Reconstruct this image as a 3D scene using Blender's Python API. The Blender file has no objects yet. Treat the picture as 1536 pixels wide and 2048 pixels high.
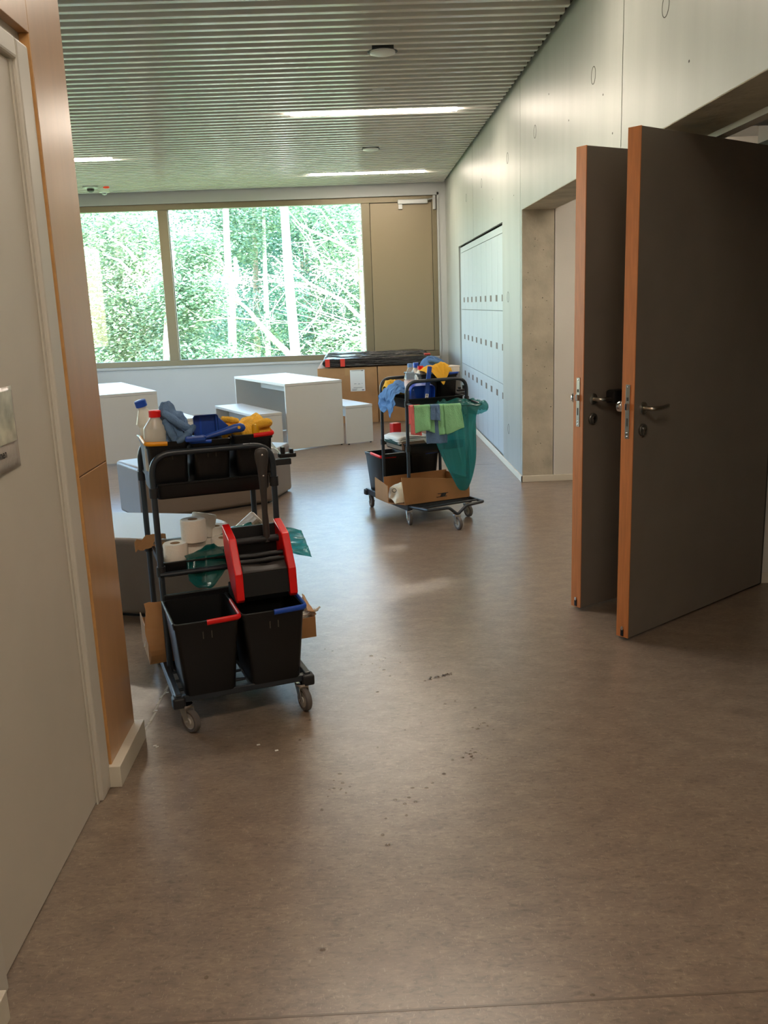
import bpy, math, random
from mathutils import Vector, Matrix, noise

# ---------------------------------------------------------------- camera, sky, sun, exposure
C = bpy.context.scene
COL = C.collection
R = math.radians
cam_d = bpy.data.cameras.new('camera')
cam = bpy.data.objects.new('camera', cam_d); COL.objects.link(cam)
cam_d.sensor_fit = 'VERTICAL'; cam_d.sensor_height = 24.0; cam_d.lens = 24.0 * 1800 / 2048
cam_d.clip_start = 0.05; cam_d.clip_end = 400
PITCH, ROLL, YAW = 0.226644, 0.036475, 0.023580
_fw = Vector((math.sin(YAW) * math.cos(PITCH), math.cos(YAW) * math.cos(PITCH), -math.sin(PITCH)))
_r0 = Vector((math.cos(YAW), -math.sin(YAW), 0)); _d0 = _fw.cross(_r0)
_r = _r0 * math.cos(ROLL) + _d0 * math.sin(ROLL); _d = -_r0 * math.sin(ROLL) + _d0 * math.cos(ROLL)
_m = Matrix((( _r.x, -_d.x, -_fw.x), (_r.y, -_d.y, -_fw.y), (_r.z, -_d.z, -_fw.z))).to_4x4()
_m.translation = (0, 0, 1.54)
cam.matrix_world = _m
C.camera = cam

EXPOSURE = 0.88
SKY = 1.5
SUN = 20.0
LAMP = 50.0
C.view_settings.view_transform = 'Standard'; C.view_settings.look = 'None'
C.view_settings.exposure = EXPOSURE; C.view_settings.gamma = 1.0
C.view_settings.use_curve_mapping = False
try:
    C.cycles.use_denoising = True
    C.cycles.max_bounces = 10; C.cycles.diffuse_bounces = 6; C.cycles.glossy_bounces = 4
    C.cycles.transparent_max_bounces = 16; C.cycles.transmission_bounces = 8
    C.cycles.sample_clamp_indirect = 6.0
    C.cycles.caustics_reflective = False; C.cycles.caustics_refractive = False
except Exception:
    pass

w = bpy.data.worlds.new('sky'); C.world = w; w.use_nodes = True
nt = w.node_tree; nt.nodes.clear()
sky = nt.nodes.new('ShaderNodeTexSky'); sky.sky_type = 'NISHITA'; sky.sun_disc = False
sky.sun_elevation = R(48); sky.sun_rotation = R(200); sky.air_density = 1.2; sky.dust_density = .8; sky.ozone_density = 3.0
bg = nt.nodes.new('ShaderNodeBackground'); bg.inputs[1].default_value = SKY
wo = nt.nodes.new('ShaderNodeOutputWorld')
nt.links.new(sky.outputs[0], bg.inputs[0]); nt.links.new(bg.outputs[0], wo.inputs[0])

sun_d = bpy.data.lights.new('sun', 'SUN'); sun_d.energy = SUN; sun_d.angle = R(0.6); sun_d.color = (.82, .92, 1)
sun = bpy.data.objects.new('sun', sun_d); COL.objects.link(sun)
sun.rotation_euler = (R(38), 0, R(55))      # shines towards +y and down, from behind the building
sun['label'] = 'sun in the sky'; sun['category'] = 'sun'

# ---------------------------------------------------------------- materials
def s2l(c):
    return tuple((x / 12.92 if x <= .04045 else ((x + .055) / 1.055) ** 2.4) for x in (v / 255 for v in c))

MATS = {}
def mat(name, rgb, rough=.5, metal=0., spec=.5, noise_amt=0., noise_scale=8., bump=0., bump_scale=60., stretch=None, emit=None, coat=0.):
    if name in MATS: return MATS[name]
    m = bpy.data.materials.new(name); m.use_nodes = True; MATS[name] = m
    n = m.node_tree.nodes; l = m.node_tree.links
    b = n['Principled BSDF']
    col = (*s2l(rgb), 1)
    b.inputs['Base Color'].default_value = col
    b.inputs['Roughness'].default_value = rough; b.inputs['Metallic'].default_value = metal
    b.inputs['Specular IOR Level'].default_value = spec
    if coat: b.inputs['Coat Weight'].default_value = coat; b.inputs['Coat Roughness'].default_value = .12
    if noise_amt or bump:
        tc = n.new('ShaderNodeTexCoord'); mp = n.new('ShaderNodeMapping'); l.new(tc.outputs['Object'], mp.inputs[0])
        if stretch: mp.inputs['Scale'].default_value = stretch
    if noise_amt:
        t = n.new('ShaderNodeTexNoise'); t.inputs['Scale'].default_value = noise_scale; t.inputs['Detail'].default_value = 6
        l.new(mp.outputs[0], t.inputs[0])
        rp = n.new('ShaderNodeValToRGB')
        rp.color_ramp.elements[0].position = .3; rp.color_ramp.elements[1].position = .7
        rp.color_ramp.elements[0].color = (*[v * (1 - noise_amt) for v in col[:3]], 1)
        rp.color_ramp.elements[1].color = (*[min(1, v * (1 + noise_amt)) for v in col[:3]], 1)
        l.new(t.outputs[0], rp.inputs[0]); l.new(rp.outputs[0], b.inputs['Base Color'])
    if bump:
        t2 = n.new('ShaderNodeTexNoise'); t2.inputs['Scale'].default_value = bump_scale; t2.inputs['Detail'].default_value = 4
        l.new(mp.outputs[0], t2.inputs[0])
        bp = n.new('ShaderNodeBump'); bp.inputs['Strength'].default_value = bump; bp.inputs['Distance'].default_value = .01
        l.new(t2.outputs[0], bp.inputs['Height']); l.new(bp.outputs[0], b.inputs['Normal'])
    if emit:
        b.inputs['Emission Color'].default_value = (*emit[0], 1); b.inputs['Emission Strength'].default_value = emit[1]
    return m

def mat_floor():
    m = bpy.data.materials.new('linoleum'); m.use_nodes = True
    n = m.node_tree.nodes; l = m.node_tree.links; b = n['Principled BSDF']
    tc = n.new('ShaderNodeTexCoord')
    def tex(scale, sx, sy, rot, det=8, dist=1.2):
        mp = n.new('ShaderNodeMapping'); mp.inputs['Scale'].default_value = (sx, sy, 1); mp.inputs['Rotation'].default_value = (0, 0, rot)
        l.new(tc.outputs['Object'], mp.inputs[0])
        t = n.new('ShaderNodeTexNoise'); t.inputs['Scale'].default_value = scale; t.inputs['Detail'].default_value = det
        t.inputs['Distortion'].default_value = dist
        l.new(mp.outputs[0], t.inputs[0]); return t
    def ramp(t, stops):
        r = n.new('ShaderNodeValToRGB'); e = r.color_ramp.elements
        while len(e) < len(stops): e.new(.5)
        for k, (p, c) in zip(e, stops): k.position = p; k.color = (*c, 1)
        l.new(t.outputs[0], r.inputs[0]); return r
    base = ramp(tex(9, 1, 1.7, .5, 8, .5), [(.3, s2l((116, 100, 86))), (.5, s2l((127, 110, 95))), (.7, s2l((137, 120, 103)))])
    fine = ramp(tex(42, 1, 2.2, .2, 5, .7), [(.30, (.62, .58, .56)), (.44, (.95, .95, .95)), (.56, (1.03, 1.02, 1)), (.72, (1.4, 1.38, 1.3))])
    fleck = ramp(tex(85, 2.4, 1, -.5, 3, .8), [(.0, (0, 0, 0)), (.61, (0, 0, 0)), (.69, (.085, .075, .055))])
    mx = n.new('ShaderNodeMix'); mx.data_type = 'RGBA'; mx.blend_type = 'MULTIPLY'; mx.inputs[0].default_value = .8
    l.new(base.outputs[0], mx.inputs[6]); l.new(fine.outputs[0], mx.inputs[7])
    ad = n.new('ShaderNodeMix'); ad.data_type = 'RGBA'; ad.blend_type = 'ADD'; ad.inputs[0].default_value = 1
    l.new(mx.outputs[2], ad.inputs[6]); l.new(fleck.outputs[0], ad.inputs[7])
    l.new(ad.outputs[2], b.inputs['Base Color'])
    b.inputs['Roughness'].default_value = .30
    b.inputs['Specular IOR Level'].default_value = .75
    bp = n.new('ShaderNodeBump'); bp.inputs['Strength'].default_value = .05; bp.inputs['Distance'].default_value = .002
    l.new(tex(70, 1, 2.0, .1, 3, .3).outputs[0], bp.inputs['Height']); l.new(bp.outputs[0], b.inputs['Normal'])
    return m

def mat_thin(name, rgb, alpha, rough=.05, spec_ior=1.45, translucent=0., tint=None):
    """thin clear sheet: light passes straight through, tinted, with a glossy surface"""
    m = bpy.data.materials.new(name); m.use_nodes = True
    n = m.node_tree.nodes; l = m.node_tree.links; n.clear()
    out = n.new('ShaderNodeOutputMaterial')
    tr = n.new('ShaderNodeBsdfTransparent'); tr.inputs[0].default_value = (*(tint or s2l(rgb)), 1)
    df = n.new('ShaderNodeBsdfDiffuse'); df.inputs[0].default_value = (*s2l(rgb), 1)
    tl = n.new('ShaderNodeBsdfTranslucent'); tl.inputs[0].default_value = (*s2l(rgb), 1)
    m1 = n.new('ShaderNodeMixShader'); m1.inputs[0].default_value = translucent
    l.new(df.outputs[0], m1.inputs[1]); l.new(tl.outputs[0], m1.inputs[2])
    m2 = n.new('ShaderNodeMixShader'); m2.inputs[0].default_value = alpha
    l.new(tr.outputs[0], m2.inputs[1]); l.new(m1.outputs[0], m2.inputs[2])
    gl = n.new('ShaderNodeBsdfGlossy'); gl.inputs['Roughness'].default_value = rough
    fr = n.new('ShaderNodeLayerWeight'); fr.inputs[0].default_value = .5
    pw = n.new('ShaderNodeMath'); pw.operation = 'POWER'; pw.inputs[1].default_value = 4.0; l.new(fr.outputs['Facing'], pw.inputs[0])
    ma = n.new('ShaderNodeMath'); ma.operation = 'MULTIPLY_ADD'; ma.inputs[1].default_value = .5; ma.inputs[2].default_value = ((spec_ior - 1) / (spec_ior + 1)) ** 2; l.new(pw.outputs[0], ma.inputs[0])
    m3 = n.new('ShaderNodeMixShader'); l.new(ma.outputs[0], m3.inputs[0])
    l.new(m2.outputs[0], m3.inputs[1]); l.new(gl.outputs[0], m3.inputs[2]); l.new(m3.outputs[0], out.inputs[0])
    return m

def mat_leaf(name, dark, light):
    m = bpy.data.materials.new(name); m.use_nodes = True
    n = m.node_tree.nodes; l = m.node_tree.links; n.clear()
    out = n.new('ShaderNodeOutputMaterial')
    gi = n.new('ShaderNodeNewGeometry')
    r = n.new('ShaderNodeValToRGB'); r.color_ramp.elements[0].color = (*s2l(dark), 1); r.color_ramp.elements[1].color = (*s2l(light), 1)
    l.new(gi.outputs['Random Per Island'], r.inputs[0])
    df = n.new('ShaderNodeBsdfDiffuse'); tl = n.new('ShaderNodeBsdfTranslucent')
    l.new(r.outputs[0], df.inputs[0]); l.new(r.outputs[0], tl.inputs[0])
    mx = n.new('ShaderNodeMixShader'); mx.inputs[0].default_value = .35
    l.new(df.outputs[0], mx.inputs[1]); l.new(tl.outputs[0], mx.inputs[2])
    gl = n.new('ShaderNodeBsdfGlossy'); gl.inputs['Roughness'].default_value = .35
    m2 = n.new('ShaderNodeMixShader'); m2.inputs[0].default_value = .1
    l.new(mx.outputs[0], m2.inputs[1]); l.new(gl.outputs[0], m2.inputs[2]); l.new(m2.outputs[0], out.inputs[0])
    return m

M = dict(
    floor=mat_floor(),
    seam=mat('floor_seam', (112, 96, 84), .3),
    tape=mat('tape_strip', (190, 178, 158), .5),
    concrete=mat('fair_faced_concrete', (160, 162, 157), .42, spec=.45, noise_amt=.07, noise_scale=3.0, bump=.05, bump_scale=14, stretch=(1, 1.6, .22)),
    raw=mat('rough_concrete', (184, 175, 156), .75, noise_amt=.2, noise_scale=5, bump=.5, bump_scale=30),
    hole=mat('dark_recess', (70, 66, 60), .8),
    white=mat('white_paint', (212, 207, 198), .6, noise_amt=.02, noise_scale=3),
    wallwhite=mat('white_wall', (180, 181, 181), .65, noise_amt=.02, noise_scale=2),
    birch=mat('birch_panel', (190, 146, 102), .30, spec=.8, noise_amt=.06, noise_scale=5, stretch=(1, 4, .35)),
    plyedge=mat('ply_edge', (206, 156, 96), .5, noise_amt=.1, noise_scale=30),
    skirting=mat('painted_skirting', (216, 208, 190), .5),
    doorwhite=mat('white_door_leaf', (206, 198, 183), .45, noise_amt=.015),
    doorframe=mat('white_door_frame', (206, 200, 187), .4),
    laminate=mat('dark_laminate', (122, 112, 102), .36, spec=.4, noise_amt=.05, noise_scale=5),
    beech=mat('beech_edge', (194, 118, 62), .4, noise_amt=.12, noise_scale=10, stretch=(8, 8, .7)),
    steel=mat('brushed_steel', (190, 184, 172), .28, metal=1.),
    chrome=mat('bright_chrome', (220, 220, 220), .1, metal=1.),
    slat=mat('ceiling_slat', (226, 223, 217), .24, spec=.6, noise_amt=.03, noise_scale=3),
    void=mat('ceiling_void', (80, 76, 70), .9),
    bronze=mat('bronze_frame', (126, 115, 92), .4, metal=.25),
    bronzepanel=mat('bronze_panel', (140, 126, 102), .42, metal=.2),
    closer=mat('grey_metal', (176, 178, 178), .4, metal=.4),
    locker=mat('pale_grey_locker', (176, 184, 188), .4, noise_amt=.01),
    lockerplinth=mat('pale_plinth', (186, 190, 190), .5),
    lockergap=mat('locker_shadow_gap', (90, 92, 92), .7),
    brown=mat('brown_recess', (88, 66, 50), .6),
    table=mat('pale_laminate', (204, 200, 192), .35, noise_amt=.01),
    taupe=mat('taupe_leatherette', (124, 109, 96), .42, noise_amt=.04, noise_scale=5, bump=.08, bump_scale=220),
    card=mat('brown_cardboard', (170, 124, 80), .8, noise_amt=.08, noise_scale=6, bump=.08, bump_scale=40),
    paper=mat('white_paper', (232, 230, 224), .7),
    ink=mat('black_ink', (40, 38, 36), .7),
    greyink=mat('grey_ink', (140, 140, 140), .7),
    blackfoil=mat('black_shrink_wrap', (22, 22, 24), .16, spec=.7, bump=1.0, bump_scale=16, stretch=(.3, 3, 4)),
    redtape=mat('red_tape', (210, 62, 48), .35),
    tube=mat('anthracite_tube', (40, 47, 54), .35, spec=.5, noise_amt=.03),
    black=mat('black_plastic', (18, 18, 19), .40, spec=.4, bump=.03, bump_scale=160),
    blacksoft=mat('soft_black_plastic', (30, 31, 33), .55),
    gripbrown=mat('dark_grip', (56, 52, 50), .5),
    red=mat('red_plastic', (232, 20, 22), .32),
    blue=mat('blue_plastic', (30, 80, 186), .35),
    deepblue=mat('deep_blue_plastic', (32, 74, 164), .38),
    yellowp=mat('yellow_plastic', (236, 156, 20), .4),
    whitep=mat('white_plastic', (228, 226, 218), .4),
    rubber=mat('grey_rubber', (96, 90, 86), .6),
    hub=mat('pale_hub', (176, 172, 164), .5),
    clothblue=mat('blue_microfibre', (92, 134, 186), .95, noise_amt=.12, noise_scale=14, bump=.5, bump_scale=150),
    clothblue2=mat('slate_blue_microfibre', (92, 122, 158), .95, noise_amt=.12, noise_scale=14, bump=.5, bump_scale=150),
    clothyellow=mat('yellow_microfibre', (240, 184, 58), .95, noise_amt=.08, noise_scale=14, bump=.5, bump_scale=150),
    clothgreen=mat('green_microfibre', (140, 200, 148), .95, noise_amt=.1, noise_scale=10, bump=.5, bump_scale=150),
    clothpink=mat('pink_microfibre', (236, 128, 126), .95, noise_amt=.1, noise_scale=10, bump=.5, bump_scale=150),
    tissue=mat('tissue_paper', (232, 222, 208), .95, bump=.25, bump_scale=90),
    cardtube=mat('cardboard_core', (176, 148, 118), .9),
    mopyarn=mat('mop_yarn', (226, 218, 204), .95),
    packet=mat('cream_packet', (226, 218, 196), .5, noise_amt=.08, noise_scale=20),
    bark=mat('pale_bark', (224, 214, 200), .85, noise_amt=.3, noise_scale=3, stretch=(3, 3, .6), bump=.4, bump_scale=8),
    barkdark=mat('brown_bark', (176, 154, 132), .9, noise_amt=.35, noise_scale=3, stretch=(3, 3, .6), bump=.4, bump_scale=8),
    ground=mat('forest_ground', (120, 130, 80), .95, noise_amt=.3, noise_scale=1.5),
    leafa=mat_leaf('eucalypt_leaf', (96, 132, 104), (184, 202, 164)),
    leafb=mat_leaf('deep_leaf', (78, 124, 106), (156, 188, 156)),
    leafc=mat_leaf('pale_leaf', (108, 142, 106), (206, 212, 176)),
    lamp=mat('lamp_diffuser', (240, 238, 235), .5, emit=((1, .86, .71), LAMP)),
    glass=mat_thin('window_glass', (235, 245, 242), .0, .0, 1.45, tint=(.93, .97, .955)),
    pet=mat_thin('clear_bottle_plastic', (225, 232, 238), .16, .08, 1.5, .5, tint=(.9, .93, .95)),
    wrap=mat_thin('clear_film', (225, 225, 220), .35, .1, 1.45, .5, tint=(.95, .95, .95)),
    milky=mat_thin('milky_bottle_plastic', (238, 230, 216), .8, .25, 1.4, .4, tint=(.95, .93, .9)),
    greenbag=mat_thin('green_bag_film', (34, 142, 138), .5, .2, 1.65, .6, tint=(.24, .74, .74)),
    water=mat_thin('water_drop', (110, 98, 86), .12, .03, 1.45, 0, tint=(.78, .74, .70)),
    red_led=mat('red_indicator', (230, 70, 40), .5, emit=((1, .12, .04), .12)),
)

# ---------------------------------------------------------------- geometry helpers
class MB:
    def __init__(self): self.v = []; self.f = []; self.m = None
    def add(self, vs, fs):
        o = len(self.v)
        if self.m is not None: vs = [self.m @ Vector(p) for p in vs]
        self.v += [tuple(p) for p in vs]; self.f += [tuple(i + o for i in q) for q in fs]; return self
    def box(self, x0, x1, y0, y1, z0, z1):
        return self.add([(x0, y0, z0), (x1, y0, z0), (x1, y1, z0), (x0, y1, z0), (x0, y0, z1), (x1, y0, z1), (x1, y1, z1), (x0, y1, z1)],
                        [(3, 2, 1, 0), (4, 5, 6, 7), (0, 1, 5, 4), (1, 2, 6, 5), (2, 3, 7, 6), (3, 0, 4, 7)])
    def prism(self, poly, a0, a1, axis='z'):
        n = len(poly)
        def P(p, a): return {'z': (p[0], p[1], a), 'x': (a, p[0], p[1]), 'y': (p[0], a, p[1])}[axis]
        vs = [P(p, a0) for p in poly] + [P(p, a1) for p in poly]
        fs = [tuple(range(n - 1, -1, -1)), tuple(range(n, 2 * n))] + [(i, (i + 1) % n, n + (i + 1) % n, n + i) for i in range(n)]
        return self.add(vs, fs)
    def loft(self, rings, cap0=True, cap1=True, closed=True):
        n = len(rings[0]); vs = [p for r in rings for p in r]; fs = []
        for k in range(len(rings) - 1):
            for i in range(n if closed else n - 1):
                j = (i + 1) % n
                fs.append((k * n + i, k * n + j, (k + 1) * n + j, (k + 1) * n + i))
        if cap0: fs.append(tuple(range(n - 1, -1, -1)))
        if cap1: fs.append(tuple((len(rings) - 1) * n + i for i in range(n)))
        return self.add(vs, fs)
    def tube(self, pts, r, n=10, closed=False, caps=True, flat=1.0):
        pts = [Vector(p) for p in pts]; m = len(pts); rings = []
        rs = r if isinstance(r, (list, tuple)) else [r] * m
        up = None
        for i, p in enumerate(pts):
            if closed: t = (pts[(i + 1) % m] - pts[i - 1]).normalized()
            else: t = (pts[min(i + 1, m - 1)] - pts[max(i - 1, 0)]).normalized()
            if up is None:
                a = Vector((0, 0, 1)) if abs(t.z) < .9 else Vector((1, 0, 0))
                up = (a - t * a.dot(t)).normalized()
            else:
                up = (up - t * up.dot(t)).normalized()
            s = t.cross(up)
            rings.append([p + (s * math.cos(q) + up * math.sin(q) * flat) * rs[i] for q in [2 * math.pi * k / n for k in range(n)]])
        if closed: rings.append(rings[0])
        return self.loft(rings, caps and not closed, caps and not closed)
    def lathe(self, prof, n=20, cx=0, cy=0, cap0=True, cap1=True):
        rings = [[(cx + r * math.cos(2 * math.pi * k / n), cy + r * math.sin(2 * math.pi * k / n), z) for k in range(n)] for r, z in prof]
        return self.loft(rings, cap0, cap1)
    def grid(self, fn, nu, nv):
        vs = [fn(i / nu, j / nv) for j in range(nv + 1) for i in range(nu + 1)]
        fs = [(j * (nu + 1) + i, j * (nu + 1) + i + 1, (j + 1) * (nu + 1) + i + 1, (j + 1) * (nu + 1) + i) for j in range(nv) for i in range(nu)]
        return self.add(vs, fs)
    def sphere(self, c, rx, ry, rz, nu=12, nv=8):
        prof = [(math.sin(math.pi * k / nv), -math.cos(math.pi * k / nv)) for k in range(1, nv)]
        rings = [[(c[0] + rx * r * math.cos(2 * math.pi * k / nu), c[1] + ry * r * math.sin(2 * math.pi * k / nu), c[2] + rz * z) for k in range(nu)] for r, z in prof]
        return self.loft(rings)

def rr(wd, dp, rad, z, cx=0, cy=0, n=4):
    """rounded rectangle ring"""
    out = []; hw, hd = wd / 2 - rad, dp / 2 - rad
    for sx, sy, a0 in ((1, 1, 0), (-1, 1, 90), (-1, -1, 180), (1, -1, 270)):
        for k in range(n + 1):
            a = R(a0 + 90 * k / n); out.append((cx + sx * hw + rad * math.cos(a), cy + sy * hd + rad * math.sin(a), z))
    return out

def arc_pts(pts, rad, n=5):
    """polyline with rounded corners"""
    pts = [Vector(p) for p in pts]; out = [pts[0]]
    for i in range(1, len(pts) - 1):
        a, b, c = pts[i - 1], pts[i], pts[i + 1]
        u = (a - b); v = (c - b); d = min(rad, u.length * .49, v.length * .49)
        p, q = b + u.normalized() * d, b + v.normalized() * d
        for k in range(n + 1):
            t = k / n; out.append(p * (1 - t) ** 2 + b * 2 * t * (1 - t) + q * t * t)
    out.append(pts[-1]); return out

def build(name, mb, m, parent=None, loc=None, rotz=0, smooth=35, bevel=0, solid=0, remesh=0, sub=0, label=None, cat=None, group=None, kind=None, rot=None):
    me = bpy.data.meshes.new(name); me.from_pydata(mb.v, [], mb.f); me.update()
    me.materials.append(m)
    if smooth and me.polygons:
        me.polygons.foreach_set('use_smooth', [True] * len(me.polygons))
        if smooth < 170: me.set_sharp_from_angle(angle=R(smooth))
    o = bpy.data.objects.new(name, me); COL.objects.link(o)
    if parent is not None: o.parent = parent
    if loc is not None: o.location = loc
    if rot is not None: o.rotation_euler = rot
    elif rotz: o.rotation_euler = (0, 0, rotz)
    if solid:
        q = o.modifiers.new('thickness', 'SOLIDIFY'); q.thickness = solid; q.offset = 0
    if remesh:
        q = o.modifiers.new('fuse', 'REMESH'); q.mode = 'VOXEL'; q.voxel_size = remesh; q.use_smooth_shade = True
        s = o.modifiers.new('soften', 'SMOOTH'); s.iterations = 2; s.factor = .5
    if bevel:
        q = o.modifiers.new('edges', 'BEVEL'); q.width = bevel; q.segments = 2; q.limit_method = 'ANGLE'; q.angle_limit = R(40)
    if sub:
        q = o.modifiers.new('smooth', 'SUBSURF'); q.levels = sub; q.render_levels = sub
    tag(o, label, cat, group, kind); return o

def tag(o, label=None, cat=None, group=None, kind=None):
    if label: o['label'] = label
    if cat: o['category'] = cat
    if group: o['group'] = group
    if kind: o['kind'] = kind

def thing(name, label, cat, loc=(0, 0, 0), rotz=0, group=None, kind=None):
    o = bpy.data.objects.new(name, None); COL.objects.link(o); o.empty_display_size = .1
    o.location = loc; o.rotation_euler = (0, 0, rotz); tag(o, label, cat, group, kind); return o

def dup(o, loc, parent=None):
    c = o.copy(); COL.objects.link(c); c.location = loc
    if parent is not None: c.parent = parent
    return c

# ---------------------------------------------------------------- room measures
XR = 1.387          # concrete wall face
YB = 13.80          # window wall face
ZC = 3.23           # underside of slats
XL = -5.60          # far side wall of the lounge
XD = -0.875         # birch wall face beside the white door

# floor
fl = build('floor', MB().box(-6.0, 5.2, -4.2, 14.2, -.12, 0), M['floor'], kind='structure', smooth=0, label='marbled grey brown linoleum floor of the hall', cat='floor')
build('seam', MB().box(-6, 5.2, 1.708, 1.714, -.01, .0006), M['seam'], fl, smooth=0)
build('seam', MB().box(-5.5, 1.3, 8.545, 8.553, -.01, .0006), M['seam'], fl, smooth=0)
mb = MB()
random.seed(4)
yy = 3.12
while yy < 3.62:
    ln = random.uniform(.03, .09); x = -.858 + random.uniform(-.004, .004)
    mb.prism([(x - .006, yy), (x + .004, yy + .004), (x + .006, yy + ln), (x - .003, yy + ln - .01)], -.002, .0012); yy += ln * .92
build('tape', mb, M['tape'], fl, smooth=0, kind='stuff')

# ceiling: dark void board above, one slat after the other below it
ce = build('ceiling', MB().box(-6.0, 1.75, -4.2, 14.2, ZC + .16, ZC + .30), M['void'], kind='structure', smooth=0, label='slatted grey ceiling with dark void above', cat='ceiling')
smb = MB().prism([(-.019, 0), (.019, 0), (.019, .118), (-.019, .118)], -2.0, 2.0, 'x')
def slat_mesh(x0, x1):
    return MB().box(x0, x1, -.0235, .0235, 0, .125)
SL0, SLP = 5.587, .1367
LAMPS = [(-.503, .997, 8.70), (-.51, .992, 12.56), (-4.15, -2.645, 10.79), (-.503, .997, 4.85), (-.503, .997, 1.0), (-4.15, -2.645, 6.95), (-.503, .997, -2.6)]
first_long = first_short = None
k = -70
while True:
    y = SL0 + SLP * k
    k += 1
    if y > 13.70: break
    if y < -4.0: continue
    if y < 3.1:
        if first_short is None: first_short = o = build('slat', slat_mesh(XD + .01, 1.352), M['slat'], ce, loc=(0, y, ZC), smooth=0, bevel=.004)
        else: dup(first_short, (0, y, ZC), ce)
    else:
        if first_long is None: first_long = o = build('slat', slat_mesh(XL + .03, 1.352), M['slat'], ce, loc=(0, y, ZC), smooth=0, bevel=.004)
        else: dup(first_long, (0, y, ZC), ce)
build('perimeter_rail', MB().box(1.36, 1.387, -4, YB, ZC + .05, ZC + .16), M['void'], ce, smooth=0)

# concrete wall with locker niche and wide opening, cast in panels
OY0, OY1, OZ = 2.3, 7.63, 2.25           # opening
LY0, LY1, LZ = 8.62, 12.19, 2.238        # locker niche
wr = build('wall_right', MB().box(XR + .09, XR + .265, LY0 - .05, LY1 + .05, 0, LZ + .05).box(XR + .012, XR + .26, OY1 + .01, YB + .3, LZ + .06, ZC + .3)
           .box(XR + .012, XR + .26, -4.2, OY1 + .02, OZ + .02, ZC + .3).box(XR + .012, XR + .26, OY1 + .012, LY0 - .01, 0, LZ + .2).box(XR + .012, XR + .26, LY1 + .01, YB + .3, 0, LZ + .2)
           .box(XR + .012, XR + .26, -4.2, OY0 - .012, 0, OZ + .1), M['hole'], kind='structure', smooth=0,
           label='fair faced concrete wall with form tie discs, locker niche and wide opening', cat='wall')
g = .005
def panel(name, y0, y1, z0, z1):
    build(name, MB().box(XR, XR + .03, y0 + g, y1 - g, z0, z1), M['concrete'], wr, smooth=0, bevel=.002)
ZT = ZC + .16
def cpanel(rects):
    mb = MB()
    for y0, y1, z0, z1 in rects: mb.box(XR, XR + .03, y0, y1, z0, z1)
    return build('panel', mb, M['concrete'], wr, smooth=0)
J = [-1.0, 1.94, 4.84, 7.70, 10.69]
cpanel([(-4.1, J[0] - g, 0, ZT)])
cpanel([(J[0] + g, J[1] - g, 0, ZT)])
cpanel([(J[1] + g, J[2] - g, OZ, ZT), (J[1] + g, OY0, 0, OZ)])
cpanel([(J[2] + g, J[3] - g, OZ, ZT), (OY1, J[3] - g, 0, OZ)])
cpanel([(J[3] + g, J[4] - g, LZ, ZT), (J[3] + g, LY0, 0, LZ)])
cpanel([(J[4] + g, YB + .28, LZ, ZT), (LY1, YB + .28, 0, LZ)])
# soffit and jambs of the opening, rough cast
build('soffit', MB().box(XR + .001, XR + .272, OY0 - .01, OY1 + .005, OZ - .004, OZ + .03), M['raw'], wr, smooth=0, bevel=.003)
build('jamb', MB().box(XR + .002, XR + .268, OY1 - .006, OY1 + .02, 0, OZ), M['raw'], wr, smooth=0, bevel=.006)
build('jamb', MB().box(XR + .002, XR + .268, OY0 - .02, OY0 + .004, 0, OZ), M['raw'], wr, smooth=0, bevel=.006)
random.seed(6); mb = MB()
for i in range(34):
    mb.sphere((XR + .03 + .22 * random.random(), OY1 - .006, .15 + 2.0 * random.random()), random.uniform(.0015, .0055), .0015, random.uniform(.0015, .005), 6, 4)
build('pores', mb, M['hole'], wr, kind='stuff')
# form tie discs: a fine ring groove around a plug
dmb = MB()
for a, b, z0, z1 in ((.043, .047, .0, .0015),):
    n = 28; rings = []
    for r_, z_ in ((.043, 0), (.0432, .0012), (.0468, .0012), (.047, 0)):
        rings.append([(-z_, r_ * math.cos(2 * math.pi * q / n), r_ * math.sin(2 * math.pi * q / n)) for q in range(n)])
    dmb.loft(rings, False, False)
disc0 = None
for yj in (4.21, 5.41, 7.085, 8.315, 9.97, 11.3, 1.35, 2.55):
    for zj in (2.745, 1.565, .367):
        if zj < 2.4 and not (8.3 < yj < 8.5 or False): continue
        if disc0 is None: disc0 = build('form_tie', dmb, M['hole'], wr, loc=(XR, yj, zj), smooth=30)
        else: dup(disc0, (XR, yj, zj), wr)
for yj, zj in ((6.0, 2.62), (5.2, 2.6), (6.6, 2.9), (3.4, 2.75), (3.0, 2.7), (2.7, 2.9), (8.0, 2.4), (9.2, 2.5), (3.9, 2.45), (4.4, 2.85), (5.0, 2.37)):
    build('pore', MB().sphere((XR, yj, zj), .0015, .008, .006, 8, 6), M['hole'], wr)
build('baseboard_right', MB().box(XR - .013, XR, OY1 - .035, LY0 + .19, 0, .055).box(XR - .013, XR + .62, OY1 - .035, OY1 - .02, 0, .055), M['skirting'], smooth=0, bevel=.003, kind='structure', label='pale skirting along the concrete wall', cat='skirting')
build('baseboard_far_right', MB().box(XR - .012, XR, LY0 + .19, YB, 0, .06), M['skirting'], smooth=0, bevel=.003, kind='structure', label='pale plinth strip under the lockers', cat='skirting')

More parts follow.
